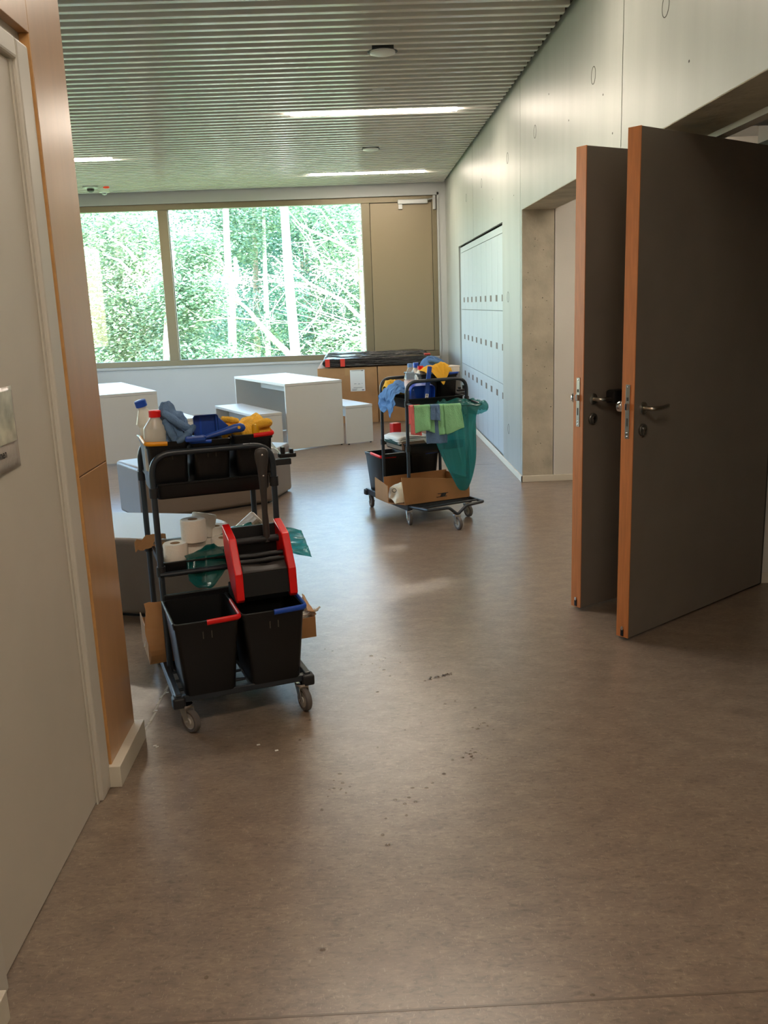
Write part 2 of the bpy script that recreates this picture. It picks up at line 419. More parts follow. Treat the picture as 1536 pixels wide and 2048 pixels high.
# white walls of the rooms behind the opening
wn = build('wall_niche_far', MB().box(XR + .272, 5.2, OY1 - .012, OY1 + .1, 0, 2.9), M['white'], kind='structure', smooth=0, label='white plaster wall behind the concrete jamb', cat='wall')
build('wall_niche_middle', MB().box(2.13, 5.2, 4.60, 4.93, 0, 2.9), M['white'], kind='structure', smooth=0, label='white partition wall behind the open dark doors', cat='wall')
build('wall_niche_back', MB().box(5.1, 5.2, 0, OY1, 0, 2.9), M['white'], kind='structure', smooth=0, label='white back wall of the side rooms', cat='wall')
build('wall_niche_near', MB().box(XR + .272, 5.2, OY0 - .12, OY0 - .01, 0, 2.9), M['white'], kind='structure', smooth=0, label='white end wall of the near side room', cat='wall')
build('ceiling_niche_near', MB().box(1.70, 5.2, OY0 - .1, 4.62, 2.32, 2.40), M['wallwhite'], kind='structure', smooth=0, label='plain ceiling of the near side room', cat='ceiling')
build('ceiling_niche_far', MB().box(1.66, 5.2, 4.92, OY1 + .05, 2.75, 2.85), M['wallwhite'], kind='structure', smooth=0, label='plain ceiling of the far side room', cat='ceiling')
build('trim_niche', MB().box(XR + .273, XR + .33, OY0, 4.60, 2.222, 2.33), M['white'], kind='structure', smooth=0, label='white head strip behind the concrete soffit', cat='trim')
build('trim_niche_post', MB().box(2.085, 2.13, 4.58, 4.95, 0, 2.27), M['hole'], kind='structure', smooth=0, bevel=.003, label='dark steel post that carries the open doors', cat='trim')
build('baseboard_niche', MB().box(2.13, 5.1, 4.588, 4.60, 0, .055), M['skirting'], kind='structure', smooth=0, label='pale skirting in the near side room', cat='skirting')
wnh = build('wall_niche_head', MB().box(1.66, 1.72, 4.92, OY1, OZ + .02, 2.9).box(1.72, 1.74, OY0, 4.62, 2.33, 2.9), M['white'], kind='structure', smooth=0, label='white wall strip above the opening seen from inside', cat='wall')

# window wall
WX0, WX1, WZ0, WZ1 = -5.3, 1.262, .745, 3.075     # clear opening in the wall
wb = build('wall_back', MB().box(XL - .1, XR + .3, YB, YB + .34, -.1, WZ0).box(XL - .1, XR + .3, YB, YB + .34, WZ1, ZC + .3)
           .box(WX1, XR + .3, YB, YB + .34, WZ0, WZ1).box(XL - .1, WX0, YB, YB + .34, WZ0, WZ1), M['wallwhite'], kind='structure', smooth=0,
           label='white wall around the wide window', cat='wall')
win = thing('window_1', 'wide fixed window in a bronze metal frame looking onto trees', 'window', (0, YB + .05, 0), kind='structure')
def wbar(name, x0, x1, z0, z1, y0=0., y1=.10, m='bronze'):
    return build(name, MB().box(x0, x1, y0, y1, z0, z1), M[m], win, smooth=0, bevel=.004)
wbar('frame', WX0, WX1, WZ1 - .085, WZ1)
wbar('frame', WX0, WX1, WZ0 + .002, WZ0 + .085)
wbar('frame', WX0, WX0 + .08, WZ0 + .085, WZ1 - .085)
wbar('mullion', -2.815, -2.675, WZ0 + .085, WZ1 - .085)
wbar('mullion', .158, .275, WZ0 + .085, WZ1 - .085)
wbar('frame', 1.19, WX1, WZ0 + .085, WZ1 - .085)
for x0, x1 in ((WX0 + .08, -2.815), (-2.675, .158)):
    build('pane', MB().box(x0, x1, .055, .061, WZ0 + .085, WZ1 - .085), M['glass'], win, smooth=0)
    build('gasket', MB().box(x0, x0 + .012, .04, .055, WZ0 + .085, WZ1 - .085).box(x1 - .012, x1, .04, .055, WZ0 + .085, WZ1 - .085), M['closer'], win, smooth=0)
flap = build('vent_flap', MB().box(.281, 1.184, -.006, .06, WZ0 + .092, WZ1 - .095), M['bronzepanel'], win, smooth=0, bevel=.003)
build('shadow_gap', MB().box(.274, 1.191, .02, .03, WZ0 + .085, WZ1 - .085), M['hole'], win, smooth=0)
build('closer', MB().box(.69, 1.13, -.06, -.006, 2.955, 3.02), M['closer'], flap, smooth=0, bevel=.008)
build('closer_arm', MB().box(.70, .755, -.055, -.01, 2.89, 2.955).tube([(1.1, -.05, 3.0), (1.225, -.05, 3.03)], .008), M['closer'], flap, smooth=30)
build('closer_bracket', MB().box(1.205, 1.245, -.05, 0, 2.87, 3.07), M['closer'], win, smooth=0, bevel=.005)
build('trim_sill', MB().box(WX0 - .02, WX1 + .0, YB - .03, YB + .05, WZ0 - .03, WZ0 + .002), M['wallwhite'], kind='structure', smooth=0, bevel=.004, label='white sill board below the wide window', cat='sill')
build('trim_reveal', MB().box(WX0, WX1 + .022, YB - .012, YB + .005, WZ1 - .004, WZ1 + .03).box(WX1 - .002, WX1 + .022, YB - .012, YB + .005, WZ0, WZ1 + .03), M['wallwhite'], kind='structure', smooth=0, label='white edge trim around the window reveal', cat='trim')

# far side wall of the lounge with a second window that gives side light
wl = build('wall_left', MB().box(XL - .2, XL, 3.0, YB + .3, -.1, .745).box(XL - .2, XL, 3.0, YB + .3, 3.05, ZC + .3)
           .box(XL - .2, XL, 3.0, 6.2, .745, 3.05).box(XL - .2, XL, 10.6, YB + .3, .745, 3.05), M['wallwhite'], kind='structure', smooth=0, label='white side wall of the lounge with a window', cat='wall')
w2 = thing('window_2', 'side window of the lounge in bronze frame', 'window', (XL - .1, 0, 0), kind='structure')
for y0, y1, z0, z1 in ((6.2, 10.6, .745, .83), (6.2, 10.6, 2.97, 3.05), (6.2, 6.28, .83, 2.97), (10.52, 10.6, .83, 2.97), (8.33, 8.47, .83, 2.97)):
    build('frame', MB().box(-.05, .05, y0, y1, z0, z1), M['bronze'], w2, smooth=0, bevel=.004)
for y0, y1 in ((6.28, 8.33), (8.47, 10.52)):
    build('pane', MB().box(-.003, .003, y0, y1, .83, 2.97), M['glass'], w2, smooth=0)
build('wall_lounge_near', MB().box(XL - .2, XD - .06, 2.95, 3.04, 0, ZC + .3), M['wallwhite'], kind='structure', smooth=0, label='white near wall of the lounge behind the birch panel', cat='wall')
build('wall_end', MB().box(-1.2, 1.7, -4.2, -4.05, 0, ZC + .3), M['wallwhite'], kind='structure', smooth=0, label='white end wall of the corridor', cat='wall')
build('roof_slab', MB().box(-6.3, 5.6, -4.5, 14.25, 3.56, 3.8), M['raw'], kind='structure', smooth=0, label='concrete roof slab over the hall', cat='roof')

# birch clad wall with the white door
DY0, DY1, DZ = 1.85, 2.662, 2.215     # door leaf
wd = build('wall_left_corridor', MB().box(XD - .30, XD - .03, 2.745, 3.075, 0, ZC + .3).box(XD - .30, XD - .03, -4.2, 2.75, 2.285, ZC + .3).box(XD - .30, XD - .03, -4.2, 1.762, 0, 2.29),
           M['white'], kind='structure', smooth=0, label='birch clad corridor wall around the white door', cat='wall')
build('panel', MB().box(XD - .03, XD, 2.775, 3.085, .075, 1.048), M['birch'], wd, smooth=0, bevel=.0015)
build('panel', MB().box(XD - .03, XD, 2.775, 3.085, 1.052, 3.24), M['birch'], wd, smooth=0, bevel=.0015)
build('panel', MB().box(XD - .03, XD, -4.0, 2.772, 2.312, 3.24), M['birch'], wd, smooth=0, bevel=.0015)
build('panel', MB().box(XD - .03, XD, -4.0, 1.745, .075, 2.308), M['birch'], wd, smooth=0, bevel=.0015)
build('panel_edge', MB().box(XD - .029, XD - .001, 2.771, 2.7755, .075, 2.31), M['plyedge'], wd, smooth=0)
build('panel_edge', MB().box(XD - .2, XD - .001, 3.084, 3.088, .075, 3.24), M['plyedge'], wd, smooth=0)
build('baseboard_left', MB().box(XD - .03, XD + .032, 2.752, 3.105, 0, .075), M['skirting'], kind='structure', smooth=0, bevel=.002, label='painted white skirting block under the birch panel', cat='skirting')
build('baseboard_left_near', MB().box(XD - .03, XD + .032, -4.0, 1.752, 0, .075), M['skirting'], kind='structure', smooth=0, bevel=.002, label='painted white skirting on the near side of the white door', cat='skirting')
dr = thing('door_1', 'closed white door with a notice on it', 'door', (XD, 0, 0), kind='structure')
build('leaf', MB().box(-.065, -.025, DY0, DY1, .006, DZ), M['doorwhite'], dr, smooth=0, bevel=.002)
build('frame', MB().box(-.14, -.005, DY1 + .004, DY1 + .102, 0, DZ + .06), M['doorframe'], dr, smooth=0, bevel=.007)
build('frame', MB().box(-.14, -.005, DY0 - .083, DY0 - .004, 0, DZ + .06), M['doorframe'], dr, smooth=0, bevel=.007)
build('frame', MB().box(-.14, -.005, DY0 - .004, DY1 + .004, DZ + .004, DZ + .06), M['doorframe'], dr, smooth=0, bevel=.007)
build('stop', MB().box(-.0245, -.019, DY1 - .012, DY1 + .004, 0, DZ), M['doorframe'], dr, smooth=0)
sg = thing('notice', 'laminated notice sheet taped to the white door', 'sign', (XD - .0245, 0, 0))
build('sheet', MB().grid(lambda u, v: (.001 + .004 * math.sin(math.pi * u) * math.sin(3 * v + 1) ** 2, 2.075 + .30 * u, 1.16 + .21 * v), 10, 8), mat('laminated_sheet', (196, 188, 178), .18, spec=.6, bump=.3, bump_scale=25), sg, solid=.0008)
build('photo', MB().grid(lambda u, v: (.0065, 2.085 + .272 * u, 1.23 + .13 * v), 8, 6), mat('pale_photo_print', (196, 196, 178), .2, spec=.6, noise_amt=.35, noise_scale=14), sg)
fc = bpy.data.curves.new('nen', 'FONT'); fc.body = 'nen'; fc.size = .03; fc.align_x = 'RIGHT'; fc.offset = .0006
fo = bpy.data.objects.new('nen', fc); COL.objects.link(fo)
bpy.context.view_layer.update()
tm = bpy.data.meshes.new_from_object(fo.evaluated_get(bpy.context.evaluated_depsgraph_get()))
bpy.data.objects.remove(fo)
tm.materials.clear(); tm.materials.append(M['ink'])
to = bpy.data.objects.new('lettering', tm); COL.objects.link(to); to.parent = sg
to.matrix_local = Matrix(((0, 0, 1, .0075), (1, 0, 0, 2.275), (0, 1, 0, 1.198), (0, 0, 0, 1)))

# ---------------------------------------------------------------- the two dark doors standing open
def dark_door(name, edge, ang, label, width, knob_cover):
    d = thing(name, label, 'door', (edge[0], edge[1], 0), R(ang), kind='structure')
    T = .062
    lf = build('leaf', MB().box(.004, width, 0, T, .012, 2.205), M['laminate'], d, smooth=0, bevel=.001)
    build('edge_band', MB().box(0, .0045, -.0005, T + .0005, .012, 2.206), M['beech'], d, smooth=0)
    lk = build('lock_plate', MB().box(-.0025, .001, T / 2 - .011, T / 2 + .011, .93, 1.165), M['steel'], d, smooth=0, bevel=.001)
    build('latch', MB().box(-.014, -.002, T / 2 - .007, T / 2 + .007, 1.055, 1.085), M['chrome'], lk, smooth=0, bevel=.002)
    build('keeper', MB().box(-.0032, -.002, T / 2 - .005, T / 2 + .005, 1.095, 1.11).box(-.0032, -.002, T / 2 - .004, T / 2 + .004, .985, 1.02), M['hole'], lk, smooth=0)
    for z in (.94, .955, 1.155): build('screw', MB().sphere((-.0025, T / 2, z), .0015, .004, .004, 8, 6), M['chrome'], lk)
    build('drop_seal', MB().box(-.003, .002, T / 2 - .008, T / 2 + .008, .016, .05), M['black'], d, smooth=0, bevel=.002)
    build('seal_cap', MB().box(-.004, .001, T / 2 - .005, T / 2 + .005, .045, .062), M['steel'], d, smooth=0, bevel=.002)
    h = build('handle', MB().tube(arc_pts([(.065, -.002, 1.06), (.065, -.05, 1.06), (.12, -.054, 1.058), (.19, -.046, 1.06)], .022, 5), .0095, 12), M['steel'], d, smooth=60)
    mb = MB(); mb.m = Matrix.Translation((.065, 0, 1.06)) @ Matrix.Rotation(R(90), 4, 'X'); mb.lathe([(.026, 0), (.026, .007), (.023, .009)], 24)
    build('rosette', mb, M['steel'], h)
    mb = MB(); mb.m = Matrix.Translation((.065, 0, .965)) @ Matrix.Rotation(R(90), 4, 'X'); mb.lathe([(.027, 0), (.027, .008), (.024, .011)], 24)
    es = build('key_escutcheon', mb, mat('dull_steel', (110, 108, 102), .4, metal=.8), d)
    mb = MB(); mb.m = Matrix.Translation((.065, -.011, .97)) @ Matrix.Rotation(R(90), 4, 'X'); mb.lathe([(.0085, 0), (.0085, .004)], 16)
    mb.m = None; mb.box(.0618, .0682, -.0145, -.011, .945, .968)
    build('key_cylinder', mb, M['chrome'], es)
    mb = MB(); mb.m = Matrix.Translation((.065, T, 1.06)) @ Matrix.Rotation(R(-90), 4, 'X')
    mb.lathe([(.012, 0), (.012, .03), (.022, .036), (.027, .046), (.026, .058), (.016, .066), (.004, .068)], 20)
    build('knob', mb, M['chrome'], d)
    if knob_cover:
        build('handle_cover', MB().box(.128, .215, -.082, -.02, 1.035, 1.10), M['black'], h, smooth=0, bevel=.012)
    return d
# the leaf runs from its free edge towards the wall; local +x along the leaf, -y is the face seen
dark_door('door_2', (1.183, 3.845), 37.5, 'wide open dark door with orange beech edge and lever handle', 1.17, False)
dark_door('door_3', (1.072, 4.285), 31.0, 'dark beech edged door half hidden behind the wide open one, black cover on handle', 1.16, True)

# ---------------------------------------------------------------- lockers
LB = thing('locker_bank', 'pale grey built-in bank of narrow lockers in concrete wall', 'lockers', (XR + .02, 0, 0))
build('carcass', MB().box(.025, .062, LY0 + .02, LY1 - .02, .06, LZ - .015), M['lockergap'], LB, smooth=0)
build('top_panel', MB().box(0, .022, LY0 + .025, LY1 - .06, 2.153, LZ - .018), M['locker'], LB, smooth=0, bevel=.002)
build('end_strip', MB().box(0, .022, LY0 + .006, LY0 + .028, .042, LZ - .018), M['locker'], LB, smooth=0)
build('end_strip', MB().box(0, .022, 12.114, LY1 - .004, .042, LZ - .018), M['locker'], LB, smooth=0)
build('plinth', MB().box(.0, .02, LY0 + .006, LY1 - .01, 0, .040), M['lockerplinth'], LB, smooth=0)
rows = [(.044, .741, .60), (.746, 1.436, 1.065), (1.441, 2.148, 1.528)]
ld = lh = None
for ci in range(9):
    y0 = 8.652 + .3845 * ci
    for z0, z1, zh in rows:
        d = build('door', MB().box(0, .02, y0 + .0035, y0 + .3845 - .0035, z0, z1), M['locker'], LB, smooth=0, bevel=.0015)
        if lh is None: lh = build('handle', MB().box(-.002, .004, 0, .1, 0, .062), M['brown'], d, smooth=0); lh.location = (0, y0 + .038, zh)
        else: dup(lh, (0, y0 + .038, zh), d)

# ---------------------------------------------------------------- ceiling fittings
for i, (x0, x1, y) in enumerate(LAMPS):
    lab = ['long strip lamp in slats between the two ceiling speakers', 'long strip lamp in slats close to the wide window', 'strip lamp in slats beside the birch wall',
           'strip lamp above the near cleaning cart', 'strip lamp over the near doors', 'strip lamp deeper in the lounge', 'strip lamp at the corridor end'][i]
    t = thing('ceiling_lamp', lab, 'lamp', ((x0 + x1) / 2, y, ZC), 0, 'strip lamps in the slatted ceiling')
    h = (x1 - x0) / 2
    build('housing', MB().box(-h - .005, h + .005, -.045, .045, .012, .10), M['closer'], t, smooth=0, bevel=.003)
    build('diffuser', MB().box(-h, h, -.036, .036, -.006, .0115), M['lamp'], t, smooth=0)
tn = thing('ceiling_lamp', 'strip lamp in the far side room', 'lamp', (2.6, 6.1, 2.72), 0)
build('housing', MB().box(-.6, .6, -.045, .045, 0, .03), M['closer'], tn, smooth=0)
build('diffuser', MB().box(-.59, .59, -.036, .036, -.012, 0), M['lamp'], tn, smooth=0)
for x, y, lab in ((.264, 6.73, 'round white ceiling speaker on the camera side of the strip lamp'), (.25, 10.67, 'small round ceiling speaker between the two long strip lamps')):
    t = thing('ceiling_speaker', lab, 'speaker', (x, y, ZC), 0, 'round ceiling speakers')
    build('grille', MB().lathe([(.002, -.016), (.075, -.016), (.088, -.012), (.088, .02)], 32), M['whitep'], t)
    build('ring', MB().lathe([(.088, .0), (.104, .0), (.104, .03), (.088, .03)], 32, cap0=False, cap1=False), M['blacksoft'], t)
build('label_plate', MB().box(-.05, .05, -.003, .003, -.006, .055), mat('bright_white_plate', (250, 250, 248), .5), loc=(.265, 7.884, ZC), smooth=0, bevel=.002, label='little white plate clipped to the ceiling slats', cat='plate')
t = thing('smoke_detector', 'grey smoke detector with dark sensor under the slats', 'detector', (-3.5, 12.95, ZC))
build('base', MB().lathe([(.06, -.03), (.10, -.02), (.10, .01)], 24), M['closer'], t)
build('sensor', MB().lathe([(.02, -.075), (.045, -.06), (.05, -.028)], 20), M['gripbrown'], t)
t = thing('motion_sensor', 'small dome motion sensor under the slats near the window', 'sensor', (-3.46, 13.5, ZC))
build('base', MB().lathe([(.05, -.02), (.075, -.01), (.075, .01)], 24), M['whitep'], t)
build('dome', MB().lathe([(.005, -.05), (.03, -.042), (.045, -.018)], 20), M['closer'], t)
build('indicator_light', MB().sphere((0, 0, -.012), .045, .02, .016), M['red_led'], loc=(-3.3, 13.0, ZC), label='red indicator light beside the smoke detector', cat='indicator')

# ---------------------------------------------------------------- tables and benches
ANG = R(27)
def tunnel(name, label, cat, corner, wd, ln, ht, group):
    """open ended table or bench: end panels under a top, a beam below it; corner = front corner at low x"""
    t = thing(name, label, cat, (corner[0], corner[1], 0), ANG, group)
    T = .028
    build('top', MB().box(0, wd, 0, ln, ht - T, ht), M['table'], t, smooth=0, bevel=.002)
    for y in (.0, ln - T): build('end_panel', MB().box(.002, wd - .002, y + .001, y + T, .012, ht - T - .003), M['table'], t, smooth=0, bevel=.0015)
    build('beam', MB().box(wd * .5 - .012, wd * .5 + .012, T, ln - T, ht - T - .13, ht - T), M['table'], t, smooth=0)
    for x in (.03, wd - .03):
        for y in (.014, ln - .014): build('glide', MB().lathe([(.011, 0), (.011, .013)], 10, x, y), M['black'], t)
    return t
tunnel('table', 'pale block table standing between two benches by the cardboard boxes', 'table', (-.795, 9.86), .69, 1.62, .735, 'pale block tables')
tunnel('table', 'pale block table partly hidden behind the birch wall', 'table', (-2.74, 9.31), .69, 1.62, .735, 'pale block tables')
tunnel('bench', 'pale low bench on the cardboard box side of its table', 'bench', (-.150, 10.13), .34, 1.25, .44, 'pale low benches')
tunnel('bench', 'pale low bench on the window lounge side of the middle table', 'bench', (-1.14, 9.63), .34, 1.25, .44, 'pale low benches')
tunnel('bench', 'pale low bench half hidden by bottles of the near cart', 'bench', (-2.005, 9.44), .34, 1.25, .44, 'pale low benches')

# ---------------------------------------------------------------- ottomans
def ottoman(label, poly, ht, seams):
    t = thing('ottoman', label, 'ottoman', (poly[0][0], poly[0][1], 0), 0, 'taupe upholstered seats')
    P = [(x - poly[0][0], y - poly[0][1]) for x, y in poly]
    o = build('body', MB().prism(P, .012, ht), M['taupe'], t, smooth=40)
    q = o.modifiers.new('edges', 'BEVEL'); q.width = .028; q.segments = 4; q.limit_method = 'ANGLE'; q.angle_limit = R(30)
    mb = MB()
    for i in seams:
        x, y = P[i]; n_ = Vector((x, y)) - Vector((sum(p[0] for p in P) / len(P), sum(p[1] for p in P) / len(P))); n_.normalize()
        mb.tube([(x - n_.x * .008, y - n_.y * .008, .04), (x - n_.x * .008, y - n_.y * .008, ht - .03)], .004, 8)
    build('piping', mb, M['taupe'], t)
    cx = sum(p[0] for p in P) / len(P); cy = sum(p[1] for p in P) / len(P)
    build('plinth', MB().prism([(cx + (x - cx) * .93, cy + (y - cy) * .93) for x, y in P], 0, .02), M['black'], t, smooth=0)
    return t
ottoman('long taupe ottoman with cut corners, in front of the tables', [(-1.93, 7.05), (-1.66, 6.64), (-.73, 7.17), (-.605, 7.66), (-.85, 7.78)], .42, [2])
ottoman('taupe ottoman right behind the near cart and the birch wall', [(-1.95, 4.88), (-1.62, 4.60), (-.80, 4.36), (-.735, 4.80), (-.90, 5.02), (-1.45, 5.17)], .42, [2])

# ---------------------------------------------------------------- cardboard boxes with wrapped stack
def carton(label, x0, x1, y0, y1, ht):
    t = thing('cardboard_box', label, 'box', ((x0 + x1) / 2, (y0 + y1) / 2, 0), 0, 'big cardboard boxes under the window')
    h, d = (x1 - x0) / 2, (y1 - y0) / 2
    build('box', MB().box(-h, h, -d, d, 0, ht), M['card'], t, smooth=0, bevel=.006)
    build('flap', MB().box(-h + .002, -.002, -d + .004, d - .004, ht, ht + .005).box(.002, h - .002, -d + .004, d - .004, ht, ht + .005), M['card'], t, smooth=0)
    build('packing_tape', MB().box(-.03, .03, -d - .001, d + .001, ht + .004, ht + .0065).box(-.03, .03, -d - .001, -d, ht - .1, ht + .006), mat('clear_brown_tape', (182, 140, 96), .2), t, smooth=0)
    return t
carton('big cardboard box with a white sheet taped on its front', -.53, .262, 12.06, 13.72, .735)
carton('big cardboard box half hidden behind the far cart', .272, 1.10, 12.06, 13.72, .735)
ps = thing('label_sheet', 'white printed sheet taped on the big cardboard box', 'sheet', (0, 12.058, 0))
build('paper', MB().box(-.10, .095, -.002, 0, .424, .706), M['paper'], ps, smooth=0)
mb = MB()
for z, x0, x1 in ((.692, -.08, .05), (.52, -.05, -.02), (.517, .0, .03), (.522, .05, .06), (.47, -.06, .06), (.452, -.08, -.01)): mb.box(x0, x1, -.0028, -.002, z, z + .006)
build('print_line', mb, M['greyink'], ps, smooth=0, kind='stuff')
mb = MB(); mb.box(.048, .078, -.0028, -.002, .690, .699).box(.05, .082, -.0028, -.002, .436, .445).box(-.08, -.02, -.0028, -.002, .438, .443)
build('print_mark', mb, M['ink'], ps, smooth=0, kind='stuff')
# flat goods wrapped in black film
st = thing('wrapped_stack', 'flat stack wrapped in shiny black film on the cardboard boxes', 'package', (.28, 12.85, .741))
def stackring(y, sc):
    out = []
    for k in range(40):
        a = 2 * math.pi * k / 40; c, s = math.cos(a), math.sin(a)
        x = math.copysign(abs(c) ** .25, c) * .74; z = math.copysign(abs(s) ** .35, s) * .062 * sc
        x *= 1 + .03 * noise.noise((y * 2, c * 3, 5)); z *= 1 + .22 * noise.noise((x * 3, y * 2.2, s * 4))
        out.append((x, y, .064 + z + .04 * max(0, s) * noise.noise((x * 2.6, y * 2.3, 1))))
    return out
build('film', MB().loft([stackring(-.82 + 1.64 * k / 30, .92 if 0 < k < 30 else .7) for k in range(31)]), M['blackfoil'], st, smooth=50)
random.seed(31)
mb = MB()
for k in range(7):
    z = .022 + .015 * k
    mb.tube([(-.70 + 1.40 * q / 24, -.815 - .012 * math.sin(k * 1.7 + q * .35) - .006 * noise.noise((q * .6, k, 2)), z + .007 * noise.noise((q * .45, k * 3.1, 7))) for q in range(25)], .0085, 6)
for k in range(9):
    y = -.72 + .17 * k
    mb.tube([(-.70 + 1.40 * q / 24, y + .04 * noise.noise((q * .3, k * 2.3, 4)), .121 + .012 * noise.noise((q * .4, k * 1.3, 9))) for q in range(25)], .012, 6)
build('film_fold', mb, M['blackfoil'], st, smooth=60, kind='stuff')
for x in (-.70, -.50): build('tape', MB().box(x, x + .06, -.842, -.822, .018, .120), M['redtape'], st, smooth=0)
build('tape', MB().box(.62, .70, -.75, -.60, .128, .140), M['redtape'], st, smooth=0)
build('edge_sheet', MB().grid(lambda u, v: (-.755 + .05 * u, -.84 + .9 * v, .03 + .10 * u + .01 * math.sin(9 * v)), 4, 10), M['wrap'], st, solid=.001)

# ---------------------------------------------------------------- cleaning carts (built about the middle of their bucket end)
class Frame:
    def __init__(s, x, y, deg): s.x, s.y, s.a = x, y, R(deg)
    def p(s, x, y, z=0): return (s.x + x * math.cos(s.a) - y * math.sin(s.a), s.y + x * math.sin(s.a) + y * math.cos(s.a), z)
F1 = Frame(-.482, 3.222, 19); F2 = Frame(.269, 6.987, 203)

def caster(root, x, y, ztop, swivel, rear=False):
    c = build('caster', MB().lathe([(.02, ztop - .012), (.026, ztop - .008), (.026, ztop), (.01, ztop)], 16), M['chrome'], root, loc=(x, y, 0), rotz=R(swivel))
    off = .024
    build('fork', MB().prism([(-.018, ztop - .012), (.02, ztop - .012), (off + .012, .04), (off - .014, .036)], -.020, -.0165, 'y').prism([(-.018, ztop - .012), (.02, ztop - .012), (off + .012, .04), (off - .014, .036)], .0165, .020, 'y')
          .box(-.018, .022, -.02, .02, ztop - .017, ztop - .010), M['steel'], c, smooth=0, bevel=.001)
    mb = MB(); mb.m = Matrix.Translation((off, 0, .046)) @ Matrix.Rotation(R(90), 4, 'X')
    mb.lathe([(.030, -.011), (.040, -.013), (.045, -.009), (.046, 0), (.045, .009), (.040, .013), (.030, .011)], 28, cap0=False, cap1=False)
    build('tyre', mb, M['rubber'], c)
    mb = MB(); mb.m = Matrix.Translation((off, 0, .046)) @ Matrix.Rotation(R(90), 4, 'X')
    mb.lathe([(.004, -.0155), (.012, -.015), (.013, -.010), (.029, -.009), (.031, -.0115), (.031, .0115), (.029, .009), (.013, .010), (.012, .015), (.004, .0155)], 24)
    build('hub', mb, M['hub'], c)
    mb = MB(); mb.m = Matrix.Translation((off, 0, .046)) @ Matrix.Rotation(R(90), 4, 'X'); mb.lathe([(.006, -.024), (.006, .024)], 10)
    build('axle', mb, M['chrome'], c)

def tray(name, root, z0, z1, mt='black'):
    x, y0, y1 = .226, .318, .702
    cx, cy = 0, (y0 + y1) / 2; W, D = 2 * x, y1 - y0
    build(name, MB().loft([rr(W - .012, D - .012, .02, z0, cx, cy), rr(W, D, .025, z0 + .008, cx, cy), rr(W + .004, D + .004, .025, z1 - .008, cx, cy), rr(W + .02, D + .02, .03, z1 - .006, cx, cy),
                            rr(W + .02, D + .02, .03, z1, cx, cy), rr(W - .004, D - .004, .022, z1, cx, cy), rr(W - .02, D - .02, .02, z0 + .014, cx, cy)]), M[mt], root, smooth=40)

def make_cart(F, label, swivels):
    t = thing('cleaning_cart', label, 'cart', F.p(0, 0), F.a, 'cleaning carts')
    for y, nm in ((.30, 'push_bar'), (.72, 'push_bar')):
        build(nm, MB().tube(arc_pts([(-.238, y, .12), (-.238, y, 1.012), (.238, y, 1.012), (.238, y, .12)], .085, 8), .0122, 14), M['tube'], t, smooth=60)
    build('frame', MB().box(-.262, -.238, -.005, .735, .105, .15).box(.238, .262, -.005, .735, .105, .15).box(-.238, .238, -.005, .02, .115, .142).box(-.238, .238, .705, .73, .115, .145), M['tube'], t, smooth=0, bevel=.004)
    mb = MB()
    for y in (.10, .19, .285): mb.tube([(-.24, y, .125), (.24, y, .125)], .006, 8)
    for x in (-.03, .03): mb.tube([(x, 0, .125), (x, .29, .125)], .006, 8)
    build('wire_rack', mb, M['tube'], t)
    build('deck', MB().loft([rr(.45, .40, .02, .12, 0, .51), rr(.47, .42, .025, .14, 0, .51), rr(.47, .42, .025, .15, 0, .51), rr(.44, .39, .02, .135, 0, .51)]), M['black'], t, smooth=40)
    for sx in (-1, 1): build('corner_cap', MB().box(sx * .25 - .024, sx * .25 + .024, -.022, .028, .098, .142), M['blacksoft'], t, smooth=0, bevel=.008)
    tray('upper_tray', t, .828, .892); tray('middle_tray', t, .512, .575)
    build('tray_clamp', MB(), M['black'], t) if False else None
    for sx in (-1, 1):
        for y in (.30, .72):
            for z in (.865, .55): build('clamp', MB().lathe([(.0175, z - .022), (.0175, z + .016)], 14, sx * .238, y), M['blacksoft'], t)
    build('bucket_rail', MB().box(-.238, .238, .278, .298, .425, .452), M['black'], t, smooth=0, bevel=.003)
    build('cross_tube', MB().tube([(-.245, .288, .535), (.245, .288, .535)], .010, 10), M['tube'], t)
    build('bag_hoop', MB().tube(arc_pts([(.236, .73, .862), (.305, 1.0, .868), (-.195, 1.02, .848), (-.236, .73, .862)], .06, 6), .009, 10), M['tube'], t, smooth=60)
    build('bag_platform', MB().tube(arc_pts([(.245, .725, .135), (.235, 1.0, .16), (.085, 1.02, .163), (.018, 1.02, .108), (-.052, 1.02, .163), (-.20, 1.0, .17), (-.245, .735, .145)], .018, 4), .011, 10)
          .tube([(.235, .90, .155), (-.215, .90, .163)], .008, 8), M['tube'], t, smooth=60)
    hk = build('broom_arm', MB().box(-.33, -.25, .54, .565, .872, .895) if F is F2 else MB().box(.25, .325, .34, .365, .915, .94), M['blacksoft'], t, smooth=0, bevel=.003)
    x0, y0, z0 = (-.33, .535, .90) if F is F2 else (.275, .33, .945)
    build('broom_clip', MB().box(x0, x0 + .07, y0, y0 + .035, z0, z0 + .018).box(x0 + .01, x0 + .025, y0 + .002, y0 + .03, z0 + .016, z0 + .045).box(x0 + .045, x0 + .06, y0 + .002, y0 + .03, z0 + .016, z0 + .035), M['black'], hk, smooth=0, bevel=.004)
    for (x, y), sw in zip(((-.225, .004), (.225, .004), (-.235, .70), (.235, .70), (.015, 1.0)), swivels): caster(t, x, y, .108, sw)
    return t
make_cart(F1, 'near cleaning cart with toilet rolls and a red cheeked mop press', (-60, -80, 100, 60, 90))
make_cart(F2, 'far cleaning cart with a green bag and towels on its hoop', (90, 80, 95, 75, 90))

